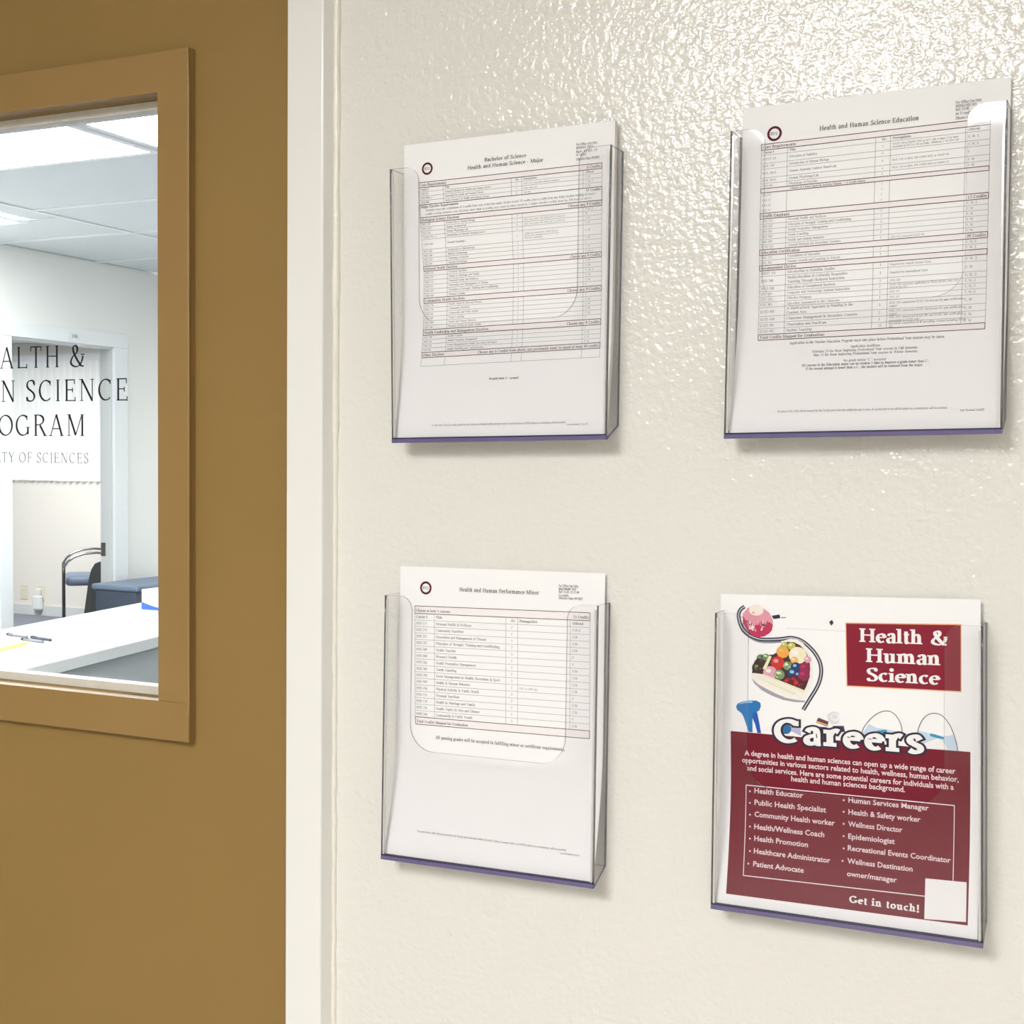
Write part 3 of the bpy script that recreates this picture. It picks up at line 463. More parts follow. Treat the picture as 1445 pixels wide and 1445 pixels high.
# suspended ceiling: one piece per tile between the grid bars
ceil = bpy.data.objects.new('ceiling', None); COL.objects.link(ceil); ceil.location = (-2.8, 2.4, CEIL); ceil['kind'] = 'structure'
obj('slab', BX(WX, 2.6, .12, 4.66, CEIL+.03, CEIL+.1), M['tile'], ceil, ceil.location)
gx = [WX, -4.07, -2.855, -1.64, -.42, .8, 2.02, 2.6]; gy = [.12, .42, 1.065, 1.71, 2.31, 2.965, 3.55, 4.2, 4.66]
lights = {(1, 3), (0, 4), (2, 3), (4, 3), (4, 1)}
for a in range(len(gx)-1):
    for b in range(len(gy)-1):
        if (a, b) in lights: continue
        dz = random.uniform(0, .002)
        y0_ = 3.14 if (a, b) == (0, 5) else gy[b]+.012
        bm = BX(gx[a]+.012, gx[a+1]-.012, y0_, gy[b+1]-.012, CEIL+.004+dz, CEIL+.018+dz)
        obj('ceiling_tile', bm, M['tile'], ceil, ceil.location)
obj('ceiling_tile', BX(-4.24, -4.082, 2.322, 3.128, CEIL+.004, CEIL+.018), M['tile'], ceil, ceil.location)
bm = bmesh.new()
for x in gx[1:-1]: box(bm, x-.012, x+.012, .12, 4.66, CEIL-.001, CEIL+.02)
for y in gy[1:-1]: box(bm, -4.07 if y == 2.965 else WX, 2.6, y-.012, y+.012, CEIL, CEIL+.02)
obj('ceiling_grid', bm, M['tbar'], ceil, ceil.location)
troffer(gx[1]+.012, gx[2]-.012, gy[3]+.012, gy[4]-.012, M['troffer2'], 'large lit ceiling panel seen at the top of the door glass')
troffer(gx[2]+.012, gx[3]-.012, gy[3]+.012, gy[4]-.012, M['troffer2'], 'lit ceiling panel to the right of the large one, cut by the door glass edge')
troffer(gx[0]+.02, -4.252, gy[4]+.012, 3.125, M['troffer2'], 'small lit ceiling panel farther into the office by the side wall')
troffer(gx[4]+.012, gx[5]-.012, gy[3]+.012, gy[4]-.012, M['troffer2'], 'lit ceiling panel in the part of the office behind the brochure wall, farther one', 'office panels out of view')
troffer(gx[4]+.012, gx[5]-.012, gy[1]+.012, gy[2]-.012, M['troffer2'], 'lit ceiling panel in the part of the office behind the brochure wall, nearer one', 'office panels out of view')

# room beyond the inner doorway
wallpiece('wall_far', [(-10.6, -9.75, 7.95, 8.07, 0, CEIL), (-7.75, WX-.02, 7.95, 8.07, 0, CEIL), (-9.75, -7.75, 7.95, 8.07, 0, Z(-.235)), (-9.75, -7.75, 7.95, 8.07, Z(.80), CEIL)], M['beigewall'])
wallpiece('wall_far_left', [(-10.6, -10.5, .12, 8.07, 0, CEIL)], M['beigewall'])
wallpiece('wall_far_near', [(-10.6, WX-.07, .12, .22, 0, CEIL)], M['beigewall'])
wallpiece('wall_far_right', [(WX-.12, WX-.02, 4.66, 8.07, 0, CEIL)], M['beigewall'])
structure(obj('ceiling_far', BX(-10.6, WX-.03, .12, 8.07, CEIL, CEIL+.08), M['tile']))
troffer(-8.6, -7.4, 5.4, 6.6, M['troffer3'], 'ceiling light of the room beyond the inner doorway')
w2 = bpy.data.objects.new('window_2', None); COL.objects.link(w2); w2.location = (-8.75, 7.95, Z(-.235)); w2['kind'] = 'structure'
bm = bmesh.new(); ring(bm, -9.75, -7.75, Z(-.235), Z(.80), .035, 7.98, 8.03); box(bm, -8.77, -8.73, 7.985, 8.025, Z(-.2), Z(.77)); obj('window_frame', bm, M['white'], w2, w2.location)
obj('pane', BX(-9.72, -7.78, 8.0, 8.006, Z(-.2), Z(.765)), M['glass'], w2, w2.location)
bl = thing('vertical_blind', 'white vertical blind over the bright far window', 'window blind', (-8.75, 7.9, Z(.84)))
obj('head_rail', BX(-9.85, -7.65, 7.89, 7.945, Z(.80), Z(.85)), M['white'], bl, bl.location)
vm = None
for k in range(30):
    x = -9.80+k*.0735
    if vm is None:
        bm = bmesh.new(); c_, s_ = math.cos(.85), math.sin(.85)
        prism(bm, [(-.034*c_, -.034*s_, 0), (0, .004, 0), (.034*c_, .034*s_, 0), (.034*c_, .034*s_+.0015, 0), (0, .0055, 0), (-.034*c_, -.034*s_+.0015, 0)],
              [(-.034*c_, -.034*s_, 1.05), (0, .004, 1.05), (.034*c_, .034*s_, 1.05), (.034*c_, .034*s_+.0015, 1.05), (0, .0055, 1.05), (-.034*c_, -.034*s_+.0015, 1.05)])
        o = obj('vane', bm, M['vane'], bl); vm = o
    else:
        o = vm.copy(); COL.objects.link(o); o.parent = bl
    o.location = Vector((x, 7.915, Z(-.25)))-Vector(bl.location)
structure(obj('baseboard_far', BX(-10.5, WX-.12, 7.938, 7.95, 0, .09), M['greypaint']))

# outlets on the far wall
def outlet(x0, x1, z0, z1, label, charger=False):
    t = thing('wall_outlet', label, 'outlet', ((x0+x1)/2, 7.95, Z(z0)))
    obj('cover_plate', BX(x0, x1, 7.943, 7.95, Z(z0), Z(z1), bev=.002), M['ivory'], t, t.location)
    for dz in (.3, .68): obj('socket', BX(x0+.02, x1-.02, 7.940, 7.944, Z(z0+(z1-z0)*dz-.013), Z(z0+(z1-z0)*dz+.013), bev=.001), M['ivory'], t, t.location)
outlet(-9.165, -9.075, -1.315, -1.185, 'ivory wall outlet low on the far wall, nothing plugged in')
outlet(-8.975, -8.885, -1.315, -1.185, 'ivory wall outlet on the far wall with a white air freshener plugged in')
t = thing('plug_in_freshener', 'white plug-in air freshener on the right of the two far wall outlets', 'air freshener', (-8.93, 7.94, Z(-1.40)))
obj('body', BX(-8.972, -8.885, 7.89, 7.94, Z(-1.40), Z(-1.27), bev=.015), M['white'], t, t.location)
obj('top', BX(-8.955, -8.902, 7.90, 7.94, Z(-1.272), Z(-1.21), bev=.01), M['boxwhite'], t, t.location)

# ------------------------------------------------------------------ conference table and the things on it
TA = Vector((-.1764, .9843, 0)); TB = Vector((-.9843, -.1764, 0)); TO = Vector((-3.333, 2.189, .74))     # along, across, a point of the near edge
def tp(a, b, z=0): return TO+TA*a+TB*b+Vector((0, 0, z))
def tbox(a0, a1, b0, b1, z0, z1, bev=0., mi=0, bm=None):
    bm2 = bmesh.new(); box(bm2, a0, a1, b0, b1, z0, z1, mi, bev)
    for v in bm2.verts: v.co = tp(v.co.x, v.co.y, v.co.z)
    bmesh.ops.recalc_face_normals(bm2, faces=bm2.faces)
    return bm2
tb = thing('conference_table', 'white topped table with grey edge seen through the door glass', 'table', (*tp(.6, .4)[:2], 0))
obj('tabletop', tbox(-1.35, 2.08, 0, .685, -.004, 0), M['table'], tb, tb.location)
obj('edging', tbox(-1.35, 2.08, 0, .685, -.042, -.004), M['tableedge'], tb, tb.location)
obj('modesty_panel', tbox(-1.3, 2.03, .03, .05, -.66, -.042), M['panelgrey'], tb, tb.location)
for a in (-1.1, 1.9):
    for b in (.12, .60): obj('leg', tbox(a-.03, a+.03, b-.03, b+.03, -.74, -.042, bev=.004), M['greypaint'], tb, tb.location)

P0 = Vector((-3.735, 2.593, 0)); da = Vector((.2425, -.9701, 0)); db = Vector((-.9701, -.2425, 0))
npd = thing('notepad', 'yellow notepad lying on the white table beside the pens', 'notepad', (P0.x, P0.y, .74))
def pbox(z0, z1, l=.21, w_=.15, bev=.001):
    bm2 = bmesh.new(); box(bm2, 0, l, 0, w_, z0, z1, 0, bev)
    for v in bm2.verts: v.co = P0+da*v.co.x+db*v.co.y+Vector((0, 0, v.co.z))
    bmesh.ops.recalc_face_normals(bm2, faces=bm2.faces); return bm2
obj('page_block', pbox(.74, .753), M['yellow'], npd, npd.location)
obj('top_page', pbox(.753, .7536, bev=0), M['notetop'], npd, npd.location)
def pen(p, q, label, mt, r=.0055):
    p = Vector((p[0], p[1], .74+r)); q = Vector((q[0], q[1], .74+r)); d = q-p
    t = thing('pen', label, 'pen', p, None)
    bm2 = bmesh.new(); tube(bm2, [p+d*.12, p+d*.95], r, 8); obj('barrel', bm2, mt, t, p)
    bm2 = bmesh.new(); tube(bm2, [p+d*.95, p+d], [r*.8, r*.15], 8); obj('tip', bm2, M['chrome'], t, p)
    bm2 = bmesh.new(); tube(bm2, [p, p+d*.12], [r*.75, r], 8); tube(bm2, [p+d*.04+Vector((0, 0, r)), p+d*.3+Vector((0, 0, r))], r*.22, 6); obj('clip', bm2, M['black'], t, p)
pen((-3.998, 2.745), (-3.862, 2.722), 'dark pen on the table, farthest left of the three behind the notepad', M['penl'])
pen((-3.858, 2.728), (-3.722, 2.700), 'dark pen on the table, end to end with the left one and farthest right', M['pen'])
pen((-3.845, 2.668), (-3.712, 2.650), 'grey pen on the table, the one nearest the notepad', M['penl'])

tx = thing('tissue_box', 'white tissue box with blue lower band standing on the table', 'tissue box', (-4.03, 3.75, .74))
obj('carton', BX(-4.144, -3.915, 3.69, 3.82, .74, .832, bev=.002), M['boxwhite'], tx, tx.location)
bm = bmesh.new(); pr = [(-4.143, .742), (-3.916, .742), (-3.916, .75)]+[(-4.03+.114*math.cos(t_), .752+.018*(-4.03+.114*math.cos(t_) < -4.03)*0+.024*abs(math.cos(t_))**1.5) for t_ in [k*math.pi/10 for k in range(1, 10)]]+[(-4.143, .772)]
prism(bm, [(x, 3.6885, z) for x, z in pr], [(x, 3.6902, z) for x, z in pr]); obj('blue_band', bm, M['boxblue'], tx, tx.location)
bm = bmesh.new(); box(bm, -4.09, -3.97, 3.73, 3.78, .831, .834); obj('slot', bm, M['greypaint'], tx, tx.location)

# navy chair between the table and the side wall (faces the table)
c = thing('upholstered_chair', 'navy blue padded chair behind the white table by the side wall', 'chair', (-4.65, 4.35, 0))
obj('backrest', BX(-4.79, -4.52, 4.09, 4.60, .42, .775, bev=.02), M['fabric'], c, c.location)
obj('backrest_lit_top', BX(-4.80, -4.50, 4.08, 4.61, .765, .795, bev=.010), M['fabricl'], c, c.location)  # paler slab paints the light falling on the backrest top
obj('seat', BX(-4.79, -4.44, 4.09, 4.60, .36, .43, bev=.02), M['fabric'], c, c.location)
for x in (-4.74, -4.49):
    for y in (4.14, 4.55):
        bm = bmesh.new(); tube(bm, [(x, y, 0), (x, y, .38)], .014, 8); obj('leg', bm, M['black'], c, c.location)

# guest chair with arms beyond the inner doorway (faces the left)
c = thing('guest_chair', 'dark blue guest chair with chrome arms beyond the inner doorway', 'chair', (-7.945, 7.2, 0))
g0 = (-7.945, 6.98, 0)
def gx_(x): return -7.945+(x+7.945)*.78
obj('seat', BX(gx_(-7.93), gx_(-7.42), 7.0, 7.46, Z(-1.085), Z(-1.005), bev=.03), M['fabricl'], c, g0, smooth=True)
bm = bmesh.new()
prof = [(-7.46, .44), (-7.50, .60), (-7.49, .72), (-7.44, .78), (-7.36, .80), (-7.33, .79), (-7.35, .6), (-7.40, .44)]
prism(bm, [(gx_(x), 7.04, z) for x, z in prof], [(gx_(x), 7.44, z) for x, z in prof]); obj('backrest', bm, M['fabric'], c, g0)
bm = bmesh.new()
prof = [(.15, .12), (.172, .28), (.19, .42), (.21, .50), (.24, .55), (.28, .565), (.42, .56), (.42, .12)]
prism(bm, [(-7.945+x, 6.955, z) for x, z in prof], [(-7.945+x, 6.975, z) for x, z in prof]); obj('side_shell', bm, M['shell'], c, g0)
for y in (6.98, 7.48):
    bm = bmesh.new()
    arc = [(-7.945, y, 0), (-7.945, y, .45), (-7.945, y, .52), (-7.91, y, .565), (-7.84, y, .605), (-7.74, y, .63), (-7.62, y, .637), (-7.53, y, .63)]
    arc = [(gx_(q[0]), q[1], q[2]) for q in arc]
    tube(bm, arc[2:], .010, 8); obj('armrest', bm, M['chrome'], c, g0)
    bm = bmesh.new(); tube(bm, arc[:3], .012, 8); obj('leg', bm, M['black'], c, g0)
    bm = bmesh.new(); tube(bm, [(gx_(-7.40), y, 0), (gx_(-7.50), y, .45), (gx_(-7.545), y, .66), (gx_(-7.50), y, .72)], .012, 8); obj('leg', bm, M['black'], c, g0)
c.rotation_euler.z = math.radians(44)

# ------------------------------------------------------------------ brochure holders
def holder(i, label):
    TL, TR, BL, BR = DATA['hf'][i]
    def hp(a, b, y):
        return Vector(((BL[0]*(1-a)+BR[0]*a)*(1-b)+(TL[0]*(1-a)+TR[0]*a)*b, y, (BL[1]*(1-a)+BR[1]*a)*(1-b)+(TL[1]*(1-a)+TR[1]*a)*b+H0))
    Wd = BR[0]-BL[0]; Hd = TL[1]-BL[1]; ta = .0018/Wd
    t = thing('brochure_holder', label, 'brochure holder', hp(.5, 0, 0), 'clear brochure holders on the wall')
    YF = -.0305; b0 = .0125/Hd
    # front plate: two tabs and a deep rounded cut-out between them
    def arc(cx, cy, r, a0, a1, n=8): return [(cx+r/Wd*math.cos(math.radians(a0+(a1-a0)*k/n)), cy+r/Hd*math.sin(math.radians(a0+(a1-a0)*k/n))) for k in range(n+1)]
    tw = .0300/Wd; cb = .425; R1 = .0135; R2 = .0250
    pts = [(0, 0), (1, 0), (1, 1)]+arc(1-tw+R1/Wd, 1-R1/Hd, R1, 90, 180)+arc(1-tw-R2/Wd, cb+R2/Hd, R2, 0, -90)+arc(tw+R2/Wd, cb+R2/Hd, R2, -90, -180)+arc(tw-R1/Wd, 1-R1/Hd, R1, 0, 90)+[(0, 1)]
    bm = bmesh.new(); prism(bm, [hp(a, b, YF) for a, b in pts], [hp(a, b, YF+.0018) for a, b in pts], 0, 1)
    obj('front_plate', bm, [M['acrylic'], M['rim']], t, t.location)
    # side plates, bottoms cut up towards the wall
    for s in (0, 1):
        a0, a1 = (0, ta) if s == 0 else (1-ta, 1)
        side = [(YF+.0018, 0), (-.0005, b0), (-.0005, 1), (YF+.0018, 1)]
        bm = bmesh.new(); prism(bm, [hp(a0, b, y) for y, b in side], [hp(a1, b, y) for y, b in side], 0, 1)
        obj('side_plate', bm, [M['acrylic'], M['rim']], t, t.location)
        # rounded front corner: a dark outer line and a highlight painted as a white strip
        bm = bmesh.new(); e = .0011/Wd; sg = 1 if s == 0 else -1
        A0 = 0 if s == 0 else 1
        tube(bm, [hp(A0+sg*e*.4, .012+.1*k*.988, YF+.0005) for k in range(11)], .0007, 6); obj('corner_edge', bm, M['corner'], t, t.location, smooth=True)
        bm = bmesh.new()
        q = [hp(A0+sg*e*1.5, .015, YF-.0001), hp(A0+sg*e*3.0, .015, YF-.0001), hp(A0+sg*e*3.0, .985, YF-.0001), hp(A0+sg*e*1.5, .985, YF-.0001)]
        prism(bm, q, [p+Vector((0, .0016, 0)) for p in q]); obj('corner_highlight', bm, M['cornershine'], t, t.location)
    bm = bmesh.new(); bp_ = [(0, b0), (1, b0), (1, 1), (0, 1)]
    prism(bm, [hp(a, b, -.0022) for a, b in bp_], [hp(a, b, -.0004) for a, b in bp_], 0, 1)
    obj('back_plate', bm, [M['acrylic'], M['rim']], t, t.location)
    # bottom plate: violet along its front edge
    th = (.0048, .0048, .0052, .0052)[i]/Hd
    prof = [(YF-.0003, 0), (YF-.0003, th*.72), (YF+.003, th*.60), (-.002, b0+th*.35), (-.0005, b0), (YF+.004, -.0003)]
    bm = bmesh.new(); prism(bm, [hp(.0015, b, y) for y, b in prof], [hp(.9985, b, y) for y, b in prof], 0, 1); obj('bottom_plate', bm, [M['base'], M['acrylic']], t, t.location)
    bm = bmesh.new(); q = [hp(0, -.0004, YF-.0004), hp(1, -.0004, YF-.0004), hp(1, th*.72, YF-.0004), hp(0, th*.72, YF-.0004)]
    prism(bm, q, [p+Vector((0, .0034, 0)) for p in q]); o = obj('front_edge', bm, M['base'], t, t.location); o['label'] = 'violet tinted bottom edge'
    bm = bmesh.new(); q = [hp(.004, th*.72, YF-.0004), hp(.996, th*.72, YF-.0004), hp(.996, th, YF-.0004), hp(.004, th, YF-.0004)]
    prism(bm, q, [p+Vector((0, .003, 0)) for p in q]); obj('inner_lip', bm, M['basedark'], t, t.location)
holder(0, 'clear acrylic brochure holder with the Bachelor of Science major form, upper one nearest the door')
holder(1, 'clear acrylic brochure holder with the Health and Human Science Education form, upper right')
holder(2, 'clear acrylic brochure holder with the Human Performance Minor form, lower one nearest the door')
holder(3, 'clear acrylic brochure holder with the maroon Careers poster, lower right')

# ------------------------------------------------------------------ the forms
def seal(i, root, c, r, k=1.0):
    p = Print(i, 2); n = 28
    for j in range(n):
        a, b = 2*math.pi*j/n, 2*math.pi*(j+1)/n
        p.face([(c[0]+r*math.cos(a), c[1]+r*math.sin(a)), (c[0]+r*math.cos(b), c[1]+r*math.sin(b)), (c[0]+r*.68*math.cos(b), c[1]+r*.68*math.sin(b)), (c[0]+r*.68*math.cos(a), c[1]+r*.68*math.sin(a))])
    ro = p.put('seal', M['seal'], root); ro['label'] = 'round maroon seal with the letters BYU'
    p = Print(i, 3); p.text(['BYU', c[0]-r*.55, c[0]+r*.55, c[1]-r*.2, r*.42, 'b']); o = p.put('seal_lettering', M['ink'], root)
    o.parent = ro
def interp(a, b, t): return a+(b-a)*t
def row_tools(i, S):
    """left border line (x as a function of y) and the small tilt of the printed rows"""
    L = S['rows']; (rx0, ry0), (rx1, ry1) = S['right'][0], S['right'][-1]
    def lx(v):
        for k in range(len(L)-1):
            if v >= L[k+1][1]: return interp(L[k+1][0], L[k][0], min(1, (v-L[k+1][1])/(L[k][1]-L[k+1][1])))
        return L[-1][0]
    sk0 = ry0-L[0][1]; sk1 = ry1-L[-1][1]
    def sk(v): return interp(sk1, sk0, (v-L[-1][1])/(L[0][1]-L[-1][1]))
    def rx(v): return interp(rx1, rx0, (v-ry1)/(ry0-ry1))
    def X(c, v): return lx(v)+(rx(v)-lx(v))*(c-L[0][0])/(rx0-L[0][0])
    def Y(x, v): return v+sk(v)*(x-lx(v))/(rx(v)-lx(v))
    return lx, rx, X, Y
def do_form(i, label, S, layout, texts, titlelabel):
    """layout: list of (kind, v_top, v_bottom, content) ; kind B = bordered band, R = group of rows, W = wide note block"""
    root = thing('printed_form', label, 'form', sheet_pt(i, PW/2, 0), 'forms in the brochure holders')
    sheet_mesh(i, root)
    lx, rx, X, Y = row_tools(i, S)
    c1, c2, c3, c4 = S['cols']
    thin = Print(i, 2); tx1 = Print(i, 4); tx2 = Print(i, 4)
    def cell(s, c, v, cap, st, p, wd=None, right=None):
        tot = sum(48 if ch == ' ' else glyph(ch, st, 10)[0] for ch in s)*cap/100
        x = X(c, v)+1.2
        if right is not None: x = X(right, v)-tot*.92-1.2
        y = Y(x, v); wd = tot*.92
        for q in text_quads(s, x, x+wd, 0, cap, st, 9):
            p.face([(a, y+b+(Y(a, v)-y)) for a, b in q])
    def border(va, vb, w_=.55):
        heavy = Print(i, 3)
        for v in (va, vb): heavy.hline(lx(v), v, rx(v), Y(rx(v), v), w_)
        heavy.vline(lx(va), va, lx(vb), vb, w_); heavy.vline(rx(va), Y(rx(va), va), rx(vb), Y(rx(vb), vb), w_)
        heavy.put('band_border', M['maroonline'], root)
    for kind, va, vb, content in layout:
        if kind == 'B':
            pink = Print(i, 1); pink.block((lx(va), va), (rx(va), Y(rx(va), va)), (rx(vb), Y(rx(vb), vb)), (lx(vb), vb), 1); pink.put('header_band', M['pink'], root)
            border(va, vb); h = va-vb; cp = min(h*.5, 2.5)
            if content[0]: cell(content[0], S['rows'][0][0], vb+h*.25, cp, 'b', tx1)
            if content[1]: cell(content[1], 0, vb+h*.25, cp, 'b', tx1, right=S['right'][0][0])
            if len(content) > 2: cell(content[2], c1+2, vb+h*.25, cp*.95, 'b', tx1)
        elif kind == 'W':
            border(va, vb); h = va-vb
            cell(content[0], S['rows'][0][0], va-h*.26, 2.3, 'b', tx1); cell(content[1], 0, va-h*.26, 2.3, 'b', tx1, right=S['right'][0][0])
            for k, l in enumerate(content[2]):
                y = va-h*(.54+.3*k); x0 = S['rows'][0][0]+6
                tot = sum(48 if ch == ' ' else glyph(ch, 'r', 9)[0] for ch in l); x1 = S['right'][0][0]-(10 if k else 6)
                for q in text_quads(l, X(x0, y), X(x1, y), 0, 2.0, 'r', 8): tx2.face([(a, Y(a, y)+b) for a, b in q])
        else:
            n = sum(r[0] for r in content); v = va
            for r in content:
                vn = v-(va-vb)*r[0]/n; h = v-vn; cap = min(2.4, (va-vb)/n*.43)
                if r is not content[-1]: thin.hline(lx(vn), vn, rx(vn), Y(rx(vn), vn), .28)
                cols = r[1:]; hd = cols[0] == 'Course #'; st = 'b' if hd else 'r'; p = tx1 if hd else tx2
                base = vn+h*.5-cap*.45
                if cols[0]: cell(cols[0], S['rows'][0][0], base, cap, st, p)
                if cols[1]:
                    ls = cols[1].split('\n')
                    for k, l in enumerate(ls): cell(l, c1+.5, base+(len(ls)-1)*cap*.85-k*cap*1.7, cap*1.05, st, p)
                if cols[2]: cell(cols[2], (c2+c3)/2-2.0, base, cap, st, p)
                if len(cols) > 4 and cols[4]:
                    ls = cols[4].split('\n')
                    for k, l in enumerate(ls): cell(l, c3+.6, base+(len(ls)-1)*cap*.62-k*cap*1.25, cap*(.8 if not hd else 1), st, p)
                if cols[3]: cell(cols[3], c4+1.0, base, cap, st, p)
                v = vn
            for c_ in (c1, c2, c3, c4): thin.vline(X(c_, va), Y(X(c_, va), va), X(c_, vb), Y(X(c_, vb), vb), .3)
            for f in (lx, rx): thin.vline(f(va), Y(f(va), va), f(vb), Y(f(vb), vb), .3)
            thin.hline(lx(vb), vb, rx(vb), Y(rx(vb), vb), .3)
    tt = Print(i, 4)
    for k, t in enumerate(texts): tt.text(t, 0, 16)
    thin.put('table_grid', M['line'], root)
    tx1.put('row_heading_text', M['ink'], root); tx2.put('row_text', M['inkgrey'], root); tt.put('title_text', M['ink'], root)
    seal(i, root, DATA['seal'][i], DATA['sealr'][i])
    return root

s = DATA['s0']; v = [r[1] for r in s['rows']]
lay0 = [('B', v[0], v[1], ('Core Requirements', '6 Credits')),
 ('R', v[1], v[2], [(1, 'Course #', 'Title', 'Hr.', 'Offered', 'Prerequisites'), (1, 'HHS 495', 'Research Methods in Health and Human Science', '2', 'F, W', 'MATH 221, concurrent: concurrent enrollment'), (1, 'HHS 498R-A', 'Internship in Health and Human Science', '2', 'F, W, S', 'Junior status, core'), (1, 'HHS 499', 'Senior Research in Health and Human Science', '2', 'F, W', 'HHS 495')]),
 ('W', v[2], v[3], ('Major Elective Requirements', '42 Credits', ['"Students must take a minimum of 3 credits from each of the four major elective tracks: 39 credits, plus 6 credits from any major elective totaling 42 hours"', 'credits overlap between core electives, more than 6 credits, not count in other electives. 3 major elective credits must be 300 level or above'])),
 ('B', v[3], v[4], ('Biological Science Electives', 'Choose any 9 Credits')),
 ('R', v[4], v[5], [(1, 'BIOL 199', 'Introduction to Human Biology', '3', 'F, W, S'), (1, 'BIOL 201/L', 'Human Anatomy/Lab', '4', 'W', 'BIOL 112L or BIOL 199, CHEM 105/L or CHEM 107'), (1, 'BIOL 301', 'Human Physiology Lab', '4', 'F, W', 'BIOL 112L or BIOL 199, CHEM 105/L or CHEM 107'), (1, 'CHEM 105/L or', 'Introduction to General Chemistry/Lab or', '4', 'F, W'), (2.4, 'CHEM 160', 'General Chemistry I', '4', 'F, W', 'CHEM 160, concurrent for CHEM 105/L or\nMATH 110 or equivalent score on ACT 23 or\nEXS 260, recommended'), (1, 'BIOL 260', 'Introduction to Epidemiology', '3', 'F, W'), (1, 'BIOL 380', 'Medical Terminology', '3', 'F'), (1, 'BIOL 344', 'Physiology of Exercise', '3', 'F, W'), (1, 'EXS 240', 'General Kinesiology', '3', 'F, W, S')]),
 ('B', v[5], v[6], ('Personal Health Electives', 'Choose any 9 Credits')),
 ('R', v[6], v[7], [(1, 'HHS 115', 'Personal Nutrition', '2', 'F, W'), (1, 'HHS 132', 'Health in Marriage and Family', '2', 'F, W'), (1, 'HHS 177', 'Personal Health and Wellness', '2', 'F, W, S'), (1, 'HHS 221', 'Prevention and Management of Disease', '3', 'F, W'), (1, 'HHS 322', 'Principles of Strength, Training and Conditioning', '2', 'F, W'), (1, 'HHS 460', "Women's Health", '2', 'F')]),
 ('B', v[7], v[8], ('Community Health Electives', 'Choose any 9 Credits')),
 ('R', v[8], v[9], [(1, 'HHS 136', 'Health Topics in Arts and Disease', '2', 'F'), (1, 'HHS 270', 'Community Nutrition', '2', 'F, W'), (1, 'HHS 346', 'Community and Public Health', '2', 'F, W'), (1, 'HHS 369', 'Youth Coaching', '2', 'F, W'), (1, 'HHS 409', 'Health and Human Behavior', '2', 'F, W'), (1, 'HHS 436', 'Physical Activity in Public Health', '3', 'F')]),
 ('B', v[9], v[10], ('Health Leadership and Management Electives', 'Choose any 9 Credits')),
 ('R', v[10], v[11], [(1, 'HHS 300', 'Health Tourism', '3', 'F'), (1, 'HHS 365', 'Health Promotion Management', '3', 'F, W'), (1, 'HHS 370', 'Event Management in Health, Recreation and Sport', '3', 'F, W'), (1, 'HHS 491', 'Health Marketing and Communication', '3', 'F, W')]),
 ('B', v[11], v[12], ('Other Electives', 'Choose any 6 Credits from above, not previously used, to equal at least 40 credits')),
 ('R', v[12], v[13], [(1, '', '', '', ''), (1, '', '', '', '')])]
do_form(0, 'printed Bachelor of Science major form in the upper holder nearest the door', s, lay0, DATA['txt0'], '')
st_ = thing('paper_stack', 'stack of spare forms behind the Bachelor of Science form', 'paper stack', sheet_pt(0, PW/2, 0, -.0004))
o = sheet_mesh(0, st_, 'spare_sheets', back=.0006, extra=.0052); o['kind'] = 'stuff'; st_.location = st_.location

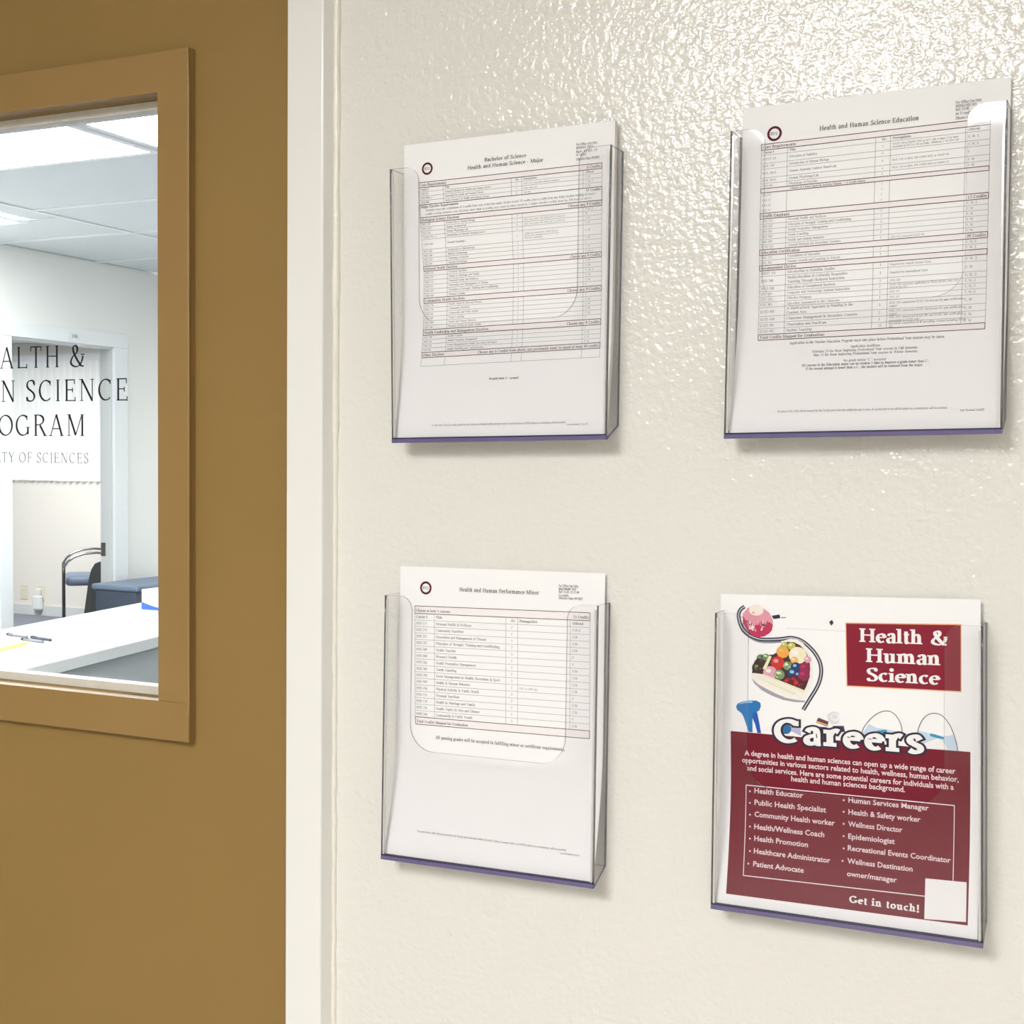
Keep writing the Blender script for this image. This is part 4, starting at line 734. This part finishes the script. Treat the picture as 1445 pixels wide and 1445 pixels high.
s = DATA['s1']; v = [r[1] for r in s['rows']]
lay1 = [('B', v[0], v[1], ('Core Requirements', '20 Credits')),
 ('R', v[1], v[2], [(1, 'Course #', 'Title', 'Hr.', 'Offered', 'Prerequisites'), (1.6, 'MATH 121', 'Principles of Statistics', '3', 'F, W, S', 'MATH 110 or MATH 110A or ACT, 100 or better 25 in Math\nequivalent in ACT or 550 on Math,  Minimum C- in ENG 110'), (1.1, 'BIOL 199', 'Introduction to Human Biology', '3', 'F, W, S'), (1.7, 'BIOL 201/L', 'Human Anatomy-Cadaver Based/Lab', '4', 'F', 'BIOL 112L or BIOL 199, CHEM 105/L or CHEM 107'), (1.1, 'BIOL 301/L', 'Human Physiology/Lab', '4', 'F, W', 'BIOL 112L or BIOL 199, CHEM 105/L or CHEM 107'), (1, 'EXS 344', 'Physiology of Exercise', '3', 'F, W')]),
 ('B', v[2], v[3], ('', '', 'Choice of 4 Elect Sport & Activity Classes   = 2 Credit Hours')),
 ('R', v[3], v[4], [(1, 'EXS 1C', '', '1', ''), (1, 'EXS 1C', '', '1', ''), (1, 'EXS 1C', '', '1', ''), (1, 'EXS 1C', '', '1', '')]),
 ('B', v[4], v[5], ('Health Emphasis', '17 Credits')),
 ('R', v[5], v[6], [(1, 'HHS 177', 'Personal Health and Wellness', '2', 'F, W, S'), (1, 'HHS 322', 'Principles of Strength Training and Conditioning', '2', 'F, W'), (1, 'HHS 365', 'Health Promotion Management', '3', 'F, W'), (1, 'HHS 369', 'Youth Coaching', '2', 'F, W'), (1, 'HHS 409', 'Health and Human Behavior', '3', 'F, W'), (1, 'SCED 350', 'General Methods for Secondary Teachers', '3', 'F, W', 'EDU 312, concurrent SCED 401')]),
 ('B', v[6], v[7], ('Education Certification', '39 Credits')),
 ('R', v[7], v[8], [(1, 'EDU 212', 'Foundations of Education', '2', 'F, W, S'), (1, 'EDU 305', 'Human Growth and Learning in Schools', '3', 'F, W, S')]),
 ('B', v[8], v[9], ('Recommended Elective', '')),
 ('R', v[9], v[10], [(1, 'HWST 101', 'Introduction to Hawaiian Studies', '3', 'F, W, S', 'Required for Hawaii License Track'), (1.7, 'EDU 340', 'Multiculturalism & Culturally Responsive\nTeaching Through Sheltered Instruction', '3', 'F, W', 'Required for International Track')]),
 ('R', v[10], v[11], [(1, 'SPED 300', 'Education of Exceptional Students', '3', 'F, W, S', 'EDU 305')]),
 ('R', v[11], v[14], [(1, 'EDU 305', 'Computer and Technology Assisted Instruction', '2', 'F, W, S', 'SCED 350 concurrent, application to TECH, (SPED, ENG 314)\nEDU/SCED 327'), (1, 'EDU 312', 'Effective Pedagogy', '3', 'F, W, S', 'EDU 212'), (1, 'EDU 385', 'Education Assessment in the Classroom', '3', 'F, W, S', 'EDU 312')]),
 ('R', v[14], v[18], [(1.5, 'SCED 401', 'A Multicultural Approach to Reading in the\nContent Area', '3', 'F, W', 'EDU 312, concurrent SCED 350 (except for non certification\nmajor)'), (1.1, 'SCED 430', 'Classroom Management in Secondary Contexts', '2', 'F, W', 'EDU 312, concurrent SCED 350 (except for non certification\nmajor)'), (1, 'SCED 491', 'Observation and Practicum', '3', 'F, W', 'EDU 312, concurrent SCED 401 and SCED 350 certification\nconcurrent to SCED 430'), (1, 'SCED 492', 'Student Teaching', '12', 'F, W', 'Successful completion of all preceding courses including SCED\n491')]),
 ('B', v[18], v[19], ('Total Credits Mapped for Graduation:', ''))]
do_form(1, 'printed Health and Human Science Education form with dense table, in the upper right holder', s, lay1, DATA['txt1'], '')

s = DATA['s2']; v = [r[1] for r in s['rows']]
CR = [('HHS 177', 'Personal Health & Wellness', '2', 'F,W,S'), ('HHS 270', 'Community Nutrition', '2', 'F,W'), ('HHS 221', 'Prevention and Management of Disease', '3', 'F,W'), ('HHS 322', 'Principles of Strength, Training and Conditioning', '2', 'F,W'), ('HHS 300', 'Health Tourism', '3', 'F'), ('HHS 460', "Women's Health", '2', 'F'), ('HHS 365', 'Health Promotion Management', '3', 'F,W'), ('HHS 369', 'Youth Coaching', '2', 'F,W'), ('HHS 370', 'Event Management in Health, Recreation & Sport', '3', 'F,W'), ('HHS 409', 'Health & Human Behavior', '3', 'F,W', 'EDU or HHS 365'), ('HHS 436', 'Physical Activity in Public Health', '3', 'F'), ('HHS 115', 'Personal Nutrition', '2', 'F,W'), ('HHS 132', 'Health in Marriage and Family', '2', 'F,W'), ('HHS 136', 'Health Topics in Arts and Disease', '2', 'F'), ('HHS 346', 'Community & Public Health', '3', 'F,W')]
lay2 = [('B', v[0], v[1], ('Choose at least 5 courses', '15 Credits')),
 ('R', v[1], v[3], [(1, 'Course #', 'Title', 'Hr.', 'Offered', 'Prerequisites')]+[(1,)+c_ for c_ in CR]),
 ('B', v[3], v[4], ('Total Credits Mapped for Graduation', ''))]
do_form(2, 'printed Human Performance Minor form, blank below its table, in the lower left holder', s, lay2, DATA['txt2'], '')

# ------------------------------------------------------------------ the Careers poster
S3 = DATA['s3']
ps = thing('careers_poster', 'white and maroon Careers poster with fruit bowl picture in the lower right holder', 'poster', sheet_pt(3, PW/2, 0))
sheet_mesh(3, ps)
p = Print(3, 1); p.block(*S3['maroon'], 30); o = p.put('maroon_panel', M['maroon'], ps); o['label'] = 'glossy maroon lower half'
# stethoscope, apple, bowl
p = Print(3, 2)
p.ribbon(S3['tubeshadow'], 4.2, 2); p.ribbon(S3['tube'], 3.4, 0, 1); p.ribbon(S3['tube'], 1.1, 1, 2)
p.poly(S3['clip1'], 0); p.poly(S3['clip2'], 0); p.poly(S3['conn'], 2)
c1_ = S3['clip1'][1]; p.hline(c1_[0]+6, c1_[1]-12, c1_[0]+60, c1_[1]-13, .5, 3)
p.put('stethoscope_picture', [M['navy'], M['tubelight'], M['tubegrey'], M['faint']], ps)
p = Print(3, 2); p.poly(S3['apple'], 0, 3); p.poly(S3['applered'], 1, 4)
ax, ay = S3['apple'][0]; rr = random.Random(5)
for k in range(26):
    a = rr.uniform(math.pi*1.02, math.pi*1.98); cx, cy = ax+13+10.5*math.cos(a)*rr.uniform(.6, 1), ay-8+9.5*math.sin(a)*rr.uniform(.2, .9)
    p.poly([(cx-.9, cy), (cx+.9, cy+.3), (cx+rr.uniform(-1.5, 1.5), cy+rr.uniform(3, 6))], rr.choice([0, 1, 2]), 5+k % 3)
p.disc((ax+12, ay+3.6), 6.5, 5.0, 2, 18, 9); p.disc((ax+9.5, ay+1.2), 1.3, 1.0, 3, 10, 10)
p.put('apple_picture', [M['applepink'], M['applered'], M['applepale'], M['y2']], ps)
p = Print(3, 2); p.poly(S3['hearts2'], 1, 0); p.poly(S3['heart'], 0, 3); p.poly(S3['heartin'], 2, 5)
bowl = p.put('bowl_picture', [M['bowlwhite'], M['bowlshade'], M['bowlin']], ps)
mml = 1/8.5/1.63
def child(pr, name, mats, par):
    o = pr.put(name, mats, ps); o.parent = par; return o
for k, (c_, r_, key) in enumerate(S3['blobs']):
    p = Print(3, 3); R_ = r_/8.5*.62; p.disc(c_, R_, R_*.98, 0, 22, 1+k); p.disc((c_[0]-R_*.25, c_[1]+R_*.3), R_*.38, R_*.3, 1, 12, 3+k)
    hl = dict(g='g2', g2='stick', o='y2', y='stick', y2='stick', w='bowlwhite', r='applepink', p='applepale', n='bluel', m='applered', d='r')[key]
    if key in ('g', 'g2', 'd'):
        rr = random.Random(k)
        for _ in range(9):
            a = rr.uniform(0, 6.28); q = rr.uniform(.2, .8)*R_; p.disc((c_[0]+q*math.cos(a), c_[1]+q*math.sin(a)), R_*.12, R_*.12, rr.choice([1, 2]), 7, 4+k)
    child(p, 'fruit', [M[key], M[hl], M['bowlin'] if key != 'd' else M['applered']], bowl)
for k, q in enumerate(S3['sticks']):
    p = Print(3, 3); p.poly(q, 0, 26+k); child(p, 'vegetable_stick', M['stick' if k else 'bowlwhite'], bowl)
p = Print(3, 3); p.poly(S3['stickw'], 0, 27); child(p, 'vegetable_stick', M['stick'], bowl)
p = Print(3, 2); p.poly(S3['dumb'][0], 0, 2); p.poly(S3['dumb'][1], 0, 1); p.poly(S3['dumb'][2], 1, 1); p.poly(S3['dumblight'], 2, 4); p.disc(S3['ball'][0], 42/5.16*.62, 42/5.16*.6, 3, 24, 1)
bx0 = S3['ball'][0]; p.face([(bx0[0]+4.6, bx0[1]+2), (bx0[0]+13, bx0[1]+1), (bx0[0]+13.5, bx0[1]-5.5), (bx0[0]+5, bx0[1]-2)], 4)
p.put('dumbbell_picture', [M['blue'], M['blue2'], M['bluel'], M['ballb'], M['lav']], ps)
p = Print(3, 2); p.poly(S3['jar'], 2, 0); p.poly(S3['bottle'][1], 1, 1); p.poly(S3['bottle'][2], 1, 1); p.poly(S3['bottle'][0], 0, 2); p.poly(S3['cap'], 3, 3)
jc = S3['jar'][1]; p.disc((jc[0]+2, jc[1]-5), 4.0, 3.4, 4, 14, 2); p.disc((jc[0]+1.5, jc[1]-4.6), 2.6, 2.2, 2, 12, 3)
p.put('bottle_picture', [M['brown'], M['brown2'], M['faint'], M['y2'], M['wht']], ps)
p = Print(3, 2); p.poly(S3['mask1'], 0, 0); p.poly(S3['mask2'], 0, 0); p.poly(S3['maskb1'], 1, 2); p.poly(S3['maskb2'], 1, 2); p.poly(S3['bag'], 3, 3)
p.ribbon(S3['strap1'], .7, 2, 5); p.ribbon(S3['strap2'], .7, 2, 5)
p.put('face_mask_picture', [M['maskb'], M['maskd'], M['strapc'], M['wht']], ps)
# crimson title panel with orange outline
R4 = S3['redbox']; cx = sum(q[0] for q in R4)/4; cy = sum(q[1] for q in R4)/4
p = Print(3, 3); p.block(*[(q[0]+(.7 if q[0] > cx else -.7), q[1]+(.9 if q[1] > cy else -.9)) for q in R4], 3); tp_ = p.put('title_panel', M['orange'], ps); tp_['label'] = 'crimson panel with thin orange outline'
p = Print(3, 4); p.block(*R4, 3); child(p, 'panel_fill', M['redbox'], tp_)
p = Print(3, 5)
for t in S3['txt'][:3]: p.text(t, 0, 36)
child(p, 'title_text', M['wht'], tp_)
t = S3['txt'][3]; TC = [t[0], t[1]+.4, t[2]+2.6, t[3]+.3, t[4]*.93, 's']
p = Print(3, 4); p.text(TC, 0, 40, grow=8, lift=1); p.put('heading_outline', M['navy'], ps)
p = Print(3, 6); p.text(TC, 0, 40); p.put('heading_text', M['wht'], ps)
p = Print(3, 3); p.text(S3['txt'][4], 0, 30); p.put('heading_text', M['wht'], ps)
p = Print(3, 3); F4 = S3['frame']; qx = S3['qr'][0][0]
p.hline(F4[0][0], F4[0][1], F4[1][0], F4[1][1], .75); p.vline(F4[1][0], F4[1][1], F4[1][0]+.1, S3['qr'][1][1], .6); p.vline(F4[0][0], F4[0][1], F4[3][0], F4[3][1], .6); p.hline(F4[3][0], F4[3][1], qx, F4[3][1]+(F4[2][1]-F4[3][1])*.85, .75)
p.put('list_border', M['wht'], ps)
p = Print(3, 3); p.block(*S3['qr'], 6); p.put('blank_label', M['wht'], ps)
# running text in the built-in sans-serif letters
dg = None
def sans(lines):
    bm = bmesh.new()
    for t in lines:
        cu = bpy.data.curves.new('text', 'FONT'); cu.body = t[0]; cu.size = 1; cu.resolution_u = 2; cu.offset = .02
        to = bpy.data.objects.new('text', cu); COL.objects.link(to)
        bpy.context.view_layer.update()
        me = bpy.data.meshes.new_from_object(to.evaluated_get(bpy.context.evaluated_depsgraph_get()))
        xs = [q.co.x for q in me.vertices]; x0, x1 = min(xs), max(xs); ch = .70
        vm_ = [bm.verts.new(sheet_pt(3, t[1]+(q.co.x-x0)/(x1-x0)*(t[2]-t[1]), t[3]+q.co.y/ch*t[4], 3*.00007)) for q in me.vertices]
        for f in me.polygons:
            try: bm.faces.new([vm_[k] for k in f.vertices])
            except ValueError: pass
        bpy.data.objects.remove(to); bpy.data.curves.remove(cu); bpy.data.meshes.remove(me)
    return bm
bm = sans(S3['para']); obj('body_text', bm, M['softwhite'], ps, ps.location)
p = Print(3, 3)
for b in S3['bul']: p.disc(b, .8, .8, 0, 10)
p.put('bullet_points', M['softwhite'], ps)
